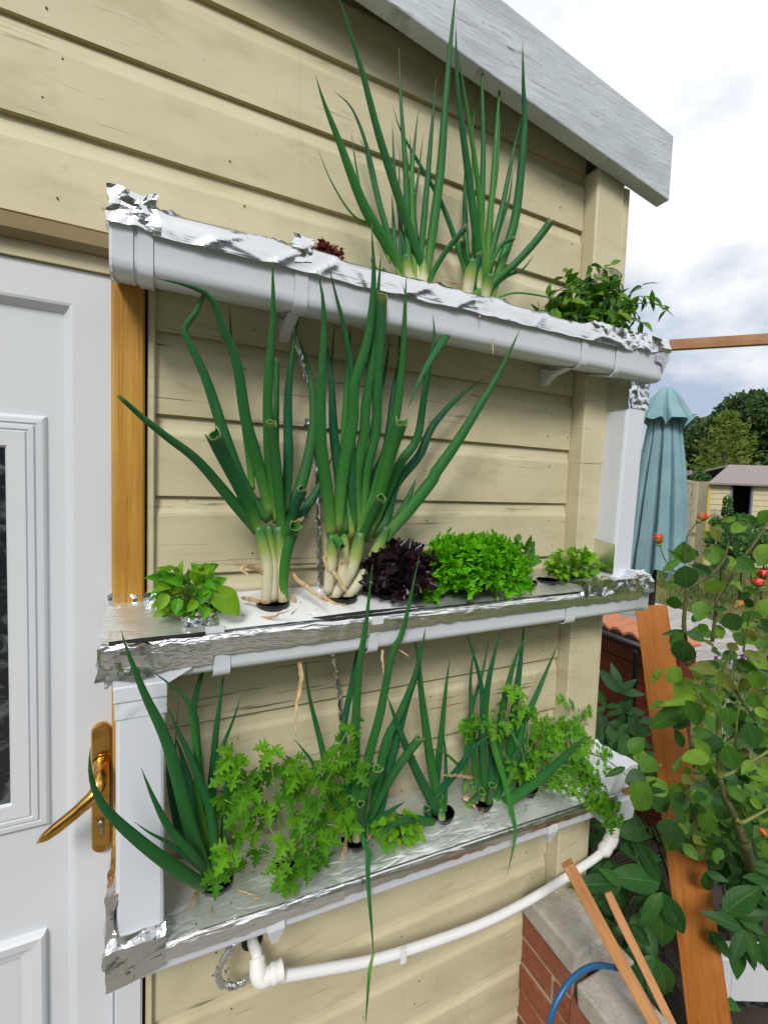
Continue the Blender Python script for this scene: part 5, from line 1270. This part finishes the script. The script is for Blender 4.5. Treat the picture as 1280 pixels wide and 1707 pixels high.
for line in RL.split('\n'):
    reg, body = line[0], line[2:]
    for e in body.split(';'):
        a, c_, w_, k_, dep = e.split(); a = [float(q) for q in a.split(',')]; c_ = [float(q) for q in c_.split(',')]; dep = float(dep)+rnd(-.02, .02)
        A_ = atd(*px(reg, *a), dep); C_ = atd(*px(reg, *c_), dep+rnd(-.02, .025)); L = (C_-A_).length
        wm = float(w_)/REG[reg][2]*dep/FPX; ms = {'g': rm, 'd': rd_, 'o': rom, 'l': rm[:1], 'b': rom}[k_]
        put_leaf(random.choice(ms), ro, A_, C_-A_, -view(A_)+V((0, 0, .3))+rdir()*.18, L*1.02, wscale=max(.35, min(1.7, wm/(L*.72))))
for i in range(430):                                    # more leaves deeper in the bush
    x = rnd(1125, 1300); y = rnd(905, 1420); A_ = atd(x, y, rnd(1.02, 1.22))
    if x < 1165 and y < 1290: continue
    if y < 1110 and rnd(0, 1) < .6: continue
    put_leaf(random.choice(rm+rm+rd_+rom), ro, A_, V((rnd(-1, 1), rnd(-.6, .3), rnd(-.8, .35))), -view(A_)*.8+V((0, 0, .6))+rdir()*.5, rnd(.028, .055))
for s in ('I .95 9 5 r : 375,1640 350,1400 342,1200 370,940 372,910', 'I .96 5 3 r : 372,930 480,860 600,790 720,640 760,500 800,310', 'I .97 6 4 r : 610,1420 640,1150 660,1000 750,880 860,680 1000,500 1150,270', 'I .97 3 2 r : 345,680 360,500 380,400 465,290', 'I .96 3 2 y : 260,760 230,735 155,630 110,505',
          'I .95 3.5 2 r : 905,1520 930,1340 990,1130 1050,960', 'I .94 4 2.5 r : 700,1707 780,1540 870,1380 880,1330', 'J .98 13 9 r : 860,1620 770,1400 690,1230 640,1060', 'J .97 6 4 y : 660,1040 760,1000 880,930 1000,860 1100,800', 'J .97 7 4 y : 780,1420 830,1450 920,1410 1080,1320', 'J .97 4 3 r : 770,260 850,390 950,540', 'J .96 3.5 3 y : 775,780 790,560 815,380',
          'J .96 10 8 y : 640,1060 630,800 630,460', 'J .95 3 2 y : 630,320 640,200 620,90', 'I .97 2.5 1.5 y : 350,690 390,930', 'J .96 2 1.4 y : 550,860 640,1000', 'J .95 2 1.4 y : 430,350 330,400 250,480', 'J .94 2.2 1.4 r : 180,1700 130,1500 180,1320', 'K 1.0 1.6 1 r : 150,1150 260,1190 390,1290'):
    h, body = s.split(':'); reg, dep, r0, r1, mk = h.split(); pts = [atd(*px(reg, *[float(v_) for v_ in q.split(',')]), float(dep)+.015) for q in body.split()]
    stem(ro, pts, float(r0)/2/REG[reg][2]*5.5*.0013, float(r1)/2/REG[reg][2]*5.5*.0013, RSTEM if mk == 'r' else RSTEMG, 'stem', 20, 8)
_q = atd(1258, 1470, 1.46); stem(ro, [V((_q.x, _q.y, 0)), _q+V((0, 0, -.25)), _q, atd(1250, 1445, 1.2), atd(*px('J', 860, 1620), .995)], .015, .0115, RSTEM, 'stem', 18, 8)
th = MB()
for (reg, x, y, sx) in (('I', 345, 1180, -1), ('I', 360, 1020, 1), ('I', 335, 1280, -1), ('I', 660, 1050, 1), ('I', 690, 960, -1), ('I', 900, 640, 1), ('I', 760, 870, 1), ('I', 960, 560, -1), ('J', 720, 1280, 1), ('J', 690, 1200, -1), ('J', 830, 1520, 1)):
    c_ = atd(*px(reg, x, y), .972); d = CR*sx*.007+V((0, 0, .001)); th.add([c_+V((0, 0, .003)), c_-V((0, 0, .003)), c_+d, c_+CF*.002], [(0, 1, 2), (0, 2, 3), (1, 3, 2)], sm=False)
th.build('thorn', m_plain('thorn', (.2, .09, .04), .5), ro)
def bud(reg, base, tip, dep, mat, w):
    a = atd(*px(reg, *base), dep); c_ = atd(*px(reg, *tip), dep); d = c_-a; L = d.length; d.normalize(); o = MB()
    pts = [a+d*L*f for f in (0, .15, .35, .6, .8, .95, 1.0)]; o.tube(pts, [w*f for f in (.35, .8, 1, .9, .65, .3, .1)], 10); b0 = o.build('bud', mat, ro)
    X_ = d.cross(view(a)).normalized(); Y_ = d.cross(X_); o = MB()
    for k in range(5):
        an = k*1.257; e = X_*math.cos(an)+Y_*math.sin(an); s_ = d.cross(e)
        o.add([a-d*L*.05+s_*w*.5, a-d*L*.05-s_*w*.5, a+d*L*.35+e*w*1.15+s_*w*.55, a+d*L*.35+e*w*1.15-s_*w*.55, a+d*L*rnd(.8, 1.15)+e*w*rnd(1.1, 2.2)], [(0, 1, 3, 2), (2, 3, 4)], sm=False)
    o.tube([a-d*L*.22, a-d*L*.1, a+d*L*.03], [w*.4, w*.75, w*.75], 8); o.build('sepal', GSTEM, b0)
    o = MB()
    for k in range(4):
        an = k*1.6+.4; e = X_*math.cos(an)+Y_*math.sin(an); s_ = d.cross(e)
        o.add([a+d*L*.2+s_*w*.8+e*w*.6, a+d*L*.2-s_*w*.8+e*w*.6, a+d*L*.7-s_*w*.9+e*w*.9, a+d*L*.7+s_*w*.9+e*w*.9, a+d*L*1.06+e*w*.5], [(0, 1, 2, 3), (3, 2, 4)], sm=False)
    o.build('petal', mat, b0)
bud('I', (105, 495), (92, 400), .97, BUD, .008); bud('I', (480, 275), (545, 200), .98, BUD, .008); bud('I', (1060, 900), (1040, 820), .95, BUD, .011); bud('I', (1125, 800), (1070, 745), .95, BUD, .009); bud('I', (830, 1090), (890, 1035), .97, BUDO, .006); bud('J', (1067, 1570), (990, 1500), .98, BUDO, .007)

# ================================================================== BACKGROUND
# parasol
random.seed(80)
pc = atd(1100, 800, 2.75); PX, PY = pc.x, pc.y; zc0 = atd(1108, 648, 2.75).z; zc1 = atd(1100, 950, 2.75).z
pa = thing('parasol', 'furled teal canvas parasol on a dark pole behind the corner downpipe', 'parasol', (PX, PY, 0))
def folds(z0, z1, r0, r1, depth_, nf, ph, seed, lean=0, hem=0):
    mb = MB()
    def fn(u, v):
        a = u*2*math.pi; z = z0+(z1-z0)*v; r = r0+(r1-r0)*v**.8
        k = abs(math.sin((nf*a+ph)/2*1.0+.5*math.sin(a+seed)+.12*math.sin(v*4+seed))); sharp = 1.0-2.2*max(0, 1-k*1.9)
        r *= 1+depth_*sharp*min(1, .35+v*2)+.10*MN.noise(V((math.cos(a)*2, math.sin(a)*2, v*2.5+seed)))
        zz = z+(hem*MN.noise(V((math.cos(a)*2.3, math.sin(a)*2.3, seed)))+hem*.6*sharp)*v**3
        return V((PX+r*math.cos(a)+lean*v*v, PY+r*math.sin(a)*.9, zz))
    mb.grid(fn, 260, 26); return mb
H_ = zc0-zc1
folds(zc0-.155, zc1-.02, .075, .170, .17, 10, .4, 3, 0, .05).build('canopy', CANVAS, pa, fix=False)
folds(zc0, zc0-.215, .030, .150, .12, 8, 1.2, 6, 0, .03).build('canopy_cap', CANVAS, pa, fix=False)
o = MB(); o.tube([V((PX, PY, .02)), V((PX, PY, zc0-.02))], .019, 14); o.build('pole', BLACKP, pa)
o = MB(); o.tube([V((PX, PY, .0)), V((PX, PY, .05)), V((PX, PY, .06)), V((PX, PY, .12))], [.24, .23, .05, .035], 24, sm=False); o.build('base', CONC, pa)
# weathered table
ta = atd(1100, 1040, 3.1); tb = thing('garden_table', 'weathered grey wooden table with rounded end under the parasol', 'table', (ta.x, ta.y, 0))
tz = .735; tdir = V((CR.x, CR.y, 0)).normalized(); tn = V((CF.x, CF.y, 0)).normalized()
pl0 = atd(990, 1020, 1); 
def gp(x, y, z): d = ray(x, y); return CAMP+d*((z-CAMP.z)/d.z)
E0, E1 = gp(1000, 1050, tz), gp(1262, 1072, tz); td = (E1-E0); td.z = 0; TL = td.length; td.normalize(); tw = V((-td.y, td.x, 0))
Bk = gp(1060, 1000, tz); wid = (Bk-E0).dot(tw); Fr = gp(1150, 1100, tz); f0 = (Fr-E0).dot(tw)
npl = 8
for i in range(npl):
    s0 = f0+(wid-f0)*i/npl; s1 = f0+(wid-f0)*(i+1)/npl-.006; mid_ = (i+.5)/npl*2-1; ex_ = math.sqrt(max(0, 1-mid_*mid_*.85))
    xa, xb = -.5, TL-.38+.38*ex_
    def endx(s): m_ = (s-f0)/(wid-f0)*2-1; return TL-.40+.40*math.sqrt(max(0, 1-m_*m_*.97))
    P4 = [E0+td*xa+tw*s0, E0+td*endx(s0)+tw*s0, E0+td*endx((s0+s1)/2)+tw*(s0+s1)/2, E0+td*endx(s1)+tw*s1, E0+td*xa+tw*s1]
    dz = rnd(-.002, .002); vs = [V((p_.x, p_.y, tz+dz)) for p_ in P4]+[V((p_.x, p_.y, tz-.028+dz)) for p_ in P4]
    o = MB(); o.add(vs, [(0, 1, 2, 3, 4), (9, 8, 7, 6, 5)]+[(j, j+5, (j+1) % 5+5, (j+1) % 5) for j in range(5)], sm=False); ob = o.build('table_board', GREYWOOD, tb)
    ob.rotation_euler = (0, 0, 0)
for s_, w_ in ((.15, .2), (.15, .8), (.8, .2), (.8, .8)):
    c_ = E0+td*TL*s_*.9+tw*(f0+(wid-f0)*w_); o = MB(); o.box((c_.x-.03, c_.y-.03, 0), (c_.x+.03, c_.y+.03, tz-.03)); o.build('leg', GREYWOOD, tb)
# red-brown hutch with clay tiles, gutter and downpipe
h0 = atd(990, 1040, 2.30); h1 = atd(1127, 1103, 1.92); hz = .925; h0.z = h1.z = hz
hd = (h1-h0).normalized(); hn = V((-hd.y, hd.x, 0)); hn = hn if hn.dot(CF) > 0 else -hn; HL = 1.0; h0 = h1-hd*HL
hu = thing('tiled_hutch', 'small red-brown hutch with clay tile roof and black gutter beside the building corner', 'hutch', tuple(V((h0.x+hd.x*.5, h0.y+hd.y*.5, 0))))
def hb(mb, s0, s1, d0, d1, z0, z1, zz=0):
    vs = [h0+hd*s+hn*d+V((0, 0, z-hz)) for z in (z0, z1) for s, d in ((s0, d0), (s1, d0), (s1, d1), (s0, d1))]
    mb.add(vs, [(0, 3, 2, 1), (4, 5, 6, 7), (0, 1, 5, 4), (1, 2, 6, 5), (2, 3, 7, 6), (3, 0, 4, 7)], sm=False)
for i in range(10):
    o = MB(); hb(o, .0, HL-.02, .05+rnd(0, .003), .07, .04+i*.084, .04+(i+1)*.084-.004); o.build('wall_board', REDWOOD, hu)
o = MB(); hb(o, .0, HL-.02, .071, .17, .02, .90); o.build('wall', REDWOOD, hu)
tlm = None
for r_ in range(1):
    for c_ in range(13):
        o = MB(); s0 = c_*.078-.02; d0 = -.02+r_*.15; z0 = hz+.012+r_*.045
        def tf(u, v): return h0+hd*(s0+.080*u)+hn*(d0+.20*v)+V((0, 0, z0-hz+.012*v+.020*math.sin(math.pi*u)+.004*(1-v)))
        def tf2(u, v): return tf(u, v)-V((0, 0, .012))
        o.grid(tf, 6, 1); o.grid(tf2, 6, 1); o.grid(lambda u, v: tf(u, 0).lerp(tf2(u, 0), v), 6, 1); o.build('roof_tile', TILE, hu)
o = MB(); o.tube([h0+hn*-.035+V((0, 0, -.012)), h1+hn*-.035+V((0, 0, -.012))], .018, 12); o.build('gutter', BLACKP, hu)
gx = h0+hd*(HL-.16)+hn*-.03; o = MB(); o.tube([gx+V((0, 0, -.02)), gx+V((0, 0, -.05)), gx+V((0, 0, -.06)), gx+V((0, 0, -hz+.02))], [.018, .018, .012, .012], 12); o.build('downpipe', BLACKP, hu)
# purple flowers
random.seed(81)
pf_ = thing('purple_flowers', 'patch of purple flowers under the rounded table end', 'flowers', tuple(V((atd(1255, 1090, 2.0).x, atd(1255, 1090, 2.0).y, 0))))
o = MB()
for _ in range(160):
    c_ = atd(rnd(1232, 1300), rnd(1092, 1118), rnd(1.9, 2.1)); a, b_ = rdir()*.016, rdir()*.016; o.add([c_, c_+a, c_+a+b_, c_+b_], [(0, 1, 2, 3)], sm=False)
for _ in range(30):
    c_ = atd(rnd(1195, 1240), rnd(1090, 1108), rnd(1.9, 2.1)); a, b_ = rdir()*.014, rdir()*.014; o.add([c_, c_+a, c_+a+b_, c_+b_], [(0, 1, 2, 3)], sm=False)
o.build('petal', PURP, pf_, fix=False, kind='stuff')
o = MB()
for _ in range(40):
    c_ = atd(rnd(1205, 1300), rnd(1085, 1112), rnd(1.92, 2.1)); o.tube([V((c_.x, c_.y, 0)), V((c_.x+rnd(-.02, .02), c_.y, c_.z*.5)), c_], .002, 4)
o.build('stem', GSTEM, pf_, kind='stuff')
# pergola beam on two posts
b0, b1 = atd(1085, 577, 3.0), atd(1280, 566, 2.78); dB = (b1-b0).normalized(); dB.z *= .3
pb = thing('pergola', 'brown timber pergola beam crossing the sky above the parasol', 'beam', tuple(V((b1.x, b1.y, 0))))
pA, pB = b0-dB*1.15, b1+dB*1.2
def oriented(name, p, q, w, h, mat, par):
    p = V(p); q = V(q); L = (q-p).length; X_ = (q-p).normalized(); Y_ = V((0, 0, 1)).cross(X_)
    if Y_.length < .1: Y_ = V((0, 1, 0))
    Y_.normalize(); Z_ = X_.cross(Y_); o = MB(); o.box((0, -w/2, -h/2), (L, w/2, h/2)); ob = o.build(name, mat, None); ob.parent = par
    M_ = Matrix((X_, Y_, Z_)).transposed().to_4x4(); M_.translation = p-wloc(par); ob.matrix_local = M_; return ob
oriented('beam', pA, pB, .045, .062, BEAM, pb)
for q in (pA+dB*.05, pB-dB*.05): oriented('post', V((q.x, q.y, 0)), V((q.x, q.y, q.z-.032)), .07, .07, BEAM, pb)
# garden shed
random.seed(82)
sa = atd(1180, 806, 10.0); sd = V((CR.x, CR.y, 0)).normalized()*.97+V((CF.x, CF.y, 0)).normalized()*-.05; sd.normalize(); sn = V((-sd.y, sd.x, 0)); sn = sn if sn.dot(CF) > 0 else -sn
S0 = V((sa.x, sa.y, 0)); ez = 1.93
sh = thing('garden_shed', 'cream boarded garden shed with grey felt roof and dark open doorway', 'shed', tuple(S0+sd*1.0))
def sb(mb, s0, s1, d0, d1, z0, z1, ):
    vs = [S0+sd*s+sn*d+V((0, 0, z)) for z in (z0, z1) for s, d in ((s0, d0), (s1, d0), (s1, d1), (s0, d1))]
    mb.add(vs, [(0, 3, 2, 1), (4, 5, 6, 7), (0, 1, 5, 4), (1, 2, 6, 5), (2, 3, 7, 6), (3, 0, 4, 7)], sm=False)
for i in range(15):
    z = .05+i*.125
    if z+.12 > ez: break
    for s0, s1 in ((.05, .50), (.95, 2.4)):
        if s0 > .9 and 1.05 < z < 1.3: s0_ = s0; s1 = 2.4
        o = MB(); vs = [S0+sd*s+sn*d+V((0, 0, zz)) for s in (s0, s1) for d, zz in ((-.012, z), (.0, z+.125), (.02, z+.125), (.02, z))]
        o.add(vs, [(0, 1, 2, 3), (4, 7, 6, 5), (0, 4, 5, 1), (1, 5, 6, 2), (2, 6, 7, 3), (3, 7, 4, 0)], sm=False); o.build('wall_board', SHEDW, sh)
o = MB(); sb(o, .05, .09, .03, 2.2, .02, ez); sb(o, 2.36, 2.4, .03, 2.2, .02, ez); sb(o, .05, 2.4, 2.16, 2.2, .02, ez); o.build('wall', SHEDW, sh)
o = MB(); sb(o, .09, 2.36, .6, .62, .02, ez); sb(o, .09, 2.36, .03, 2.15, .02, .05); o.build('interior', DARK, sh)
o = MB(); sb(o, .0, .06, -.03, .01, .02, ez); o.build('corner_trim', m_plain('yellow_trim', (.50, .42, .12), .7), sh); o = MB(); sb(o, .49, .53, -.02, .02, .02, ez-.1); sb(o, .93, .97, -.02, .02, .02, ez-.1); o.build('door_jamb', m_plain('blue_grey_jamb', (.16, .17, .26), .7), sh)
o = MB()
rz = ez+.46
vs = [S0+sd*s+sn*d+V((0, 0, z)) for s in (-.08, 2.6) for d, z in ((-.14, ez-.03), (1.1, rz), (2.35, ez-.03), (2.35, ez-.07), (1.1, rz-.04), (-.14, ez-.07))]
for i_ in (1, 4): vs[i_] = vs[i_]+sd*1.25

o.add(vs, [(0, 6, 7, 1), (1, 7, 8, 2), (2, 8, 9, 3), (3, 9, 10, 4), (4, 10, 11, 5), (5, 11, 6, 0), (0, 1, 2, 3, 4, 5), (6, 11, 10, 9, 8, 7)], sm=False)
vs = [S0+sd*s+sn*d+V((0, 0, z)) for s, d, z in ((.06, .0, ez-.06), (.06, 1.1, ez-.06), (.06, 2.2, ez-.06), (2.39, .0, ez-.06), (2.39, 1.1, rz-.05), (2.39, 2.2, ez-.06))]
o.build('roof', FELT, sh); o = MB(); o.add(vs, [(0, 1, 2), (3, 5, 4)], sm=False); o.build('gable', SHEDW, sh)
# foliage clouds
def foliage(mb, cs, n, size, flat=.5):
    tot = sum(r[3]*r[4] for r in cs)
    for cx, cy, cz, rx, rz_ in cs:
        for _ in range(int(n*rx*rz_/tot)):
            d = rdir(); k = rnd(.45, 1.0)**.5; k *= 1+.22*MN.noise(d*2.6+V((cx, cy, cz))); c_ = V((cx+d.x*rx*k, cy+d.y*rx*k, cz+d.z*rz_*k))
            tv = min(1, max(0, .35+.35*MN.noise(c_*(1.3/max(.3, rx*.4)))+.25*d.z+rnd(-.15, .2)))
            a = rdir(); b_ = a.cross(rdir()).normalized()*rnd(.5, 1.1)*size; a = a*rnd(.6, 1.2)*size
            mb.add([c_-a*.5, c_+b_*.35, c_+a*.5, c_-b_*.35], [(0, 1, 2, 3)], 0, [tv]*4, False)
def tree(label, x, ytop, dep, w, mat, n, size, seed, lob=9, group='trees beyond the garden fence', ybot=800):
    random.seed(seed); top = atd(x, ytop, dep); R_ = w*dep/FPX/2; c_ = V((top.x, top.y, 0)); Hh = top.z
    t = thing('tree', label, 'tree', tuple(c_), group)
    o = MB(); o.tube(smooth_path([c_, c_+V((.1, 0, Hh*.35)), c_+V((-.1, .1, Hh*.8))], 8), [.05*Hh*(1-.09*i) for i in range(9)], 9)
    for k in range(6):
        an = rnd(0, 6.28); z0 = Hh*rnd(.3, .6); o.tube([c_+V((0, 0, z0)), c_+V((math.cos(an)*R_*.4, math.sin(an)*R_*.4, z0+Hh*.15)), c_+V((math.cos(an)*R_*.75, math.sin(an)*R_*.75, z0+Hh*.25))], [.018*Hh, .012*Hh, .004*Hh], 6)
    o.build('trunk', BARK, t)
    cs = [(c_.x, c_.y, Hh*.58, R_*.72, Hh*.36)]
    for k in range(lob):
        an = 6.283*k/lob+rnd(-.3, .3); zz = Hh*rnd(.3, .82); q = R_*rnd(.4, .68)*(1.15-zz/Hh*.5); rr = R_*rnd(.28, .46); cs.append((c_.x+math.cos(an)*q, c_.y+math.sin(an)*q, zz, rr, rr*rnd(.7, .95)))
    cs.append((c_.x, c_.y, Hh*.84, R_*.38, Hh*.15))
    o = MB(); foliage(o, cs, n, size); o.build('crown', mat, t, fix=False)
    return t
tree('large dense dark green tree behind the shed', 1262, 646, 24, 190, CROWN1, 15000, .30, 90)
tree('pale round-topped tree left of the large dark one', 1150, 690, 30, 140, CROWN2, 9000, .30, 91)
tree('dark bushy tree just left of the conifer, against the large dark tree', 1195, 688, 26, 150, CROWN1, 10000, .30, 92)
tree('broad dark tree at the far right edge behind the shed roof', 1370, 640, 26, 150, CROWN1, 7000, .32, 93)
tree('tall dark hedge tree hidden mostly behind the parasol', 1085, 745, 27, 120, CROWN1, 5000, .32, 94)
# conifer
random.seed(95)
top = atd(1214, 688, 14); cc = V((top.x, top.y, 0)); cH = top.z
co = thing('conifer', 'pale yellow-green young conifer standing behind the shed', 'tree', tuple(cc))
o = MB(); o.tube([cc, cc+V((0, 0, cH*.6)), cc+V((0, 0, cH))], [.09, .05, .008], 8); o.build('trunk', BARK, co)
o = MB()
for k in range(230):
    f = rnd(.05, 1)**.8; z = cH*f; L = .12+1.75*(1-f)**.75*rnd(.7, 1.1); an = k*2.4
    d = V((math.cos(an), math.sin(an), .35)); p0_ = cc+V((0, 0, z))
    for j in range(int(8+26*L)):
        q = p0_+d*L*rnd(.1, 1)+V((0, 0, -.1*L)); s_ = rnd(.06, .13); e = (d*.6+rdir()*.8).normalized(); w_ = e.cross(rdir()).normalized()*.022
        o.add([q-w_, q+w_, q+e*s_*1.5], [(0, 1, 2)], 0, [rnd(.1, 1)]*3, False)
o.build('crown', CROWN3, co, fix=False)
# fence and lattice
fe = thing('garden_fence', 'grey-brown boarded garden fence far behind the parasol', 'fence', tuple(V((atd(1150, 800, 12).x, atd(1150, 800, 12).y, 0))))
F0 = V((atd(920, 800, 12.1).x, atd(920, 800, 12.1).y, 0)); F1 = V((atd(1800, 800, 14.55).x, atd(1800, 800, 14.55).y, 0)); fd = (F1-F0).normalized(); FLn = (F1-F0).length; fn_ = V((-fd.y, fd.x, 0))
fz = atd(1150, 784, 12.5).z
i = 0; s_ = 0
while s_ < FLn:
    o = MB(); oriented('fence_board', F0+fd*s_+fn_*(.012*(i % 2))+V((0, 0, .03)), F0+fd*s_+fn_*(.012*(i % 2))+V((0, 0, fz+rnd(-.01, .01))), .02, .135, FENCEW, fe); s_ += .142; i += 1
for ob in [c_ for c_ in fe.children]:
    pass
la = thing('lattice_panel', 'pale wooden lattice panel between the parasol and the shed', 'trellis', tuple(V((atd(1150, 850, 9.5).x, atd(1150, 850, 9.5).y, 0))))
L0 = V((atd(1120, 850, 9.7).x, atd(1120, 850, 9.7).y, 0)); L1 = V((atd(1157, 850, 9.4).x, atd(1157, 850, 9.4).y, 0)); lz = atd(1150, 802, 9.4).z
oriented('post', L1+V((0, 0, 0)), L1+V((0, 0, lz)), .07, .07, LATT, la); oriented('rail', L0+V((0, 0, lz+.06)), L1+V((0, 0, lz-.03)), .04, .05, LATT, la); oriented('rail', L0+V((0, 0, .9)), L1+V((0, 0, .9)), .04, .05, LATT, la)
for k in range(6):
    f = k/5; oriented('lattice_slat', L0.lerp(L1, f*.6)+V((0, 0, .92)), L0.lerp(L1, min(1, f*.6+.4))+V((0, 0, lz-.03)), .012, .025, LATT, la); oriented('lattice_slat', L0.lerp(L1, min(1, f*.6+.4))+V((0, 0, .92)), L0.lerp(L1, f*.6)+V((0, 0, lz)), .012, .025, LATT, la)
oriented('panel', L0+V((0, 0, .05)), L1+V((0, 0, .05)), .02, .02, LATT, la)
for k in range(7): oriented('panel_board', L0+V((0, 0, .12+k*.12)), L1+V((0, 0, .12+k*.12)), .015, .11, LATT, la)
# creeper on the shed, shrub, grass
def bush(name, label, cat, cs, n, size, mat, seed, group=None):
    random.seed(seed); t = thing(name, label, cat, (cs[0][0], cs[0][1], 0), group); o = MB(); foliage(o, cs, n, size); o.build('foliage', mat, t, fix=False)
    o = MB()
    for c_ in cs: o.tube([V((c_[0], c_[1], 0)), V((c_[0], c_[1], c_[2]))], [.02, .008], 5)
    o.build('stem', BARK, t); return t
def C(x, y, d, r, rz_): q = atd(x, y, d); return (q.x, q.y, q.z, r, rz_)
bush('creeper', 'green creeper growing up beside the shed doorway', 'creeper', [C(1212, 848, 9.6, .10, .28), C(1235, 866, 9.5, .26, .14), C(1258, 870, 9.5, .2, .10), C(1200, 872, 9.5, .2, .12)], 1500, .07, IVY, 96)
bush('shrub', 'light green shrub at the left corner of the shed', 'shrub', [C(1168, 800, 11.2, .22, .22), C(1163, 820, 10.6, .12, .4)], 1800, .09, IVY, 97)
bush('shrub', 'low weedy shrub on the dry lawn below the shed', 'shrub', [C(1240, 900, 6.5, .35, .2), C(1275, 915, 6.0, .35, .22), C(1205, 905, 6.8, .25, .18), C(1260, 880, 8.0, .5, .22)], 2600, .07, IVY, 98)
random.seed(99); o = MB(); n_ = 0
while n_ < 60000:
    p_ = V((1.15+11*random.random()**1.1, .95+13*random.random()**1.15, 0)); d_ = depth(p_); n_ += 1
    h = rnd(.05, .16)*(1 if d_ > 3 else .8); w_ = rnd(.003, .006)*max(1, d_*.3); a = V((rnd(-1, 1), rnd(-1, 1), 0)).normalized()*w_; e = V((rnd(-.5, .5), rnd(-.5, .5), 1))*h
    tv = min(1, max(0, .5+.9*MN.noise(p_*1.4)+rnd(-.3, .3))); o.add([p_-a, p_+a, p_+e], [(0, 1, 2)], 0, [tv]*3, False)
GR = NT('lawn_grass'); GR = GR.fin(GR.ramp(GR.attr('t'), [(0, (.06, .13, .02)), (.45, (.11, .17, .03)), (.7, (.26, .23, .08)), (1, (.36, .29, .13))]), .7, trans=.2)
tag(o.build('lawn_grass', GR, fix=False), 'mixed green and dry yellow grass of the lawn', 'grass', kind='stuff')

# unseen hedge added behind the camera to darken horizon light and foil reflections
random.seed(101); o = MB()
for _ in range(16000):
    x = rnd(-11, 11); z = rnd(0, 1)**.85*4.2; y = -6.2-rnd(0, .5)+.25*MN.noise(V((x*1.3, z*2, 3))); c_ = V((x, y, z+.15*MN.noise(V((x, 0, 9)))))
    a = rdir()*rnd(.08, .15); b_ = a.cross(rdir()).normalized()*rnd(.06, .11); o.add([c_-a, c_+b_, c_+a, c_-b_], [(0, 1, 2, 3)], 0, [rnd(0, 1)]*4, False)
tag(o.build('hedge', CROWN1, fix=False), 'unseen tall dark green hedge, added to darken the foil reflections', 'hedge', kind='stuff')
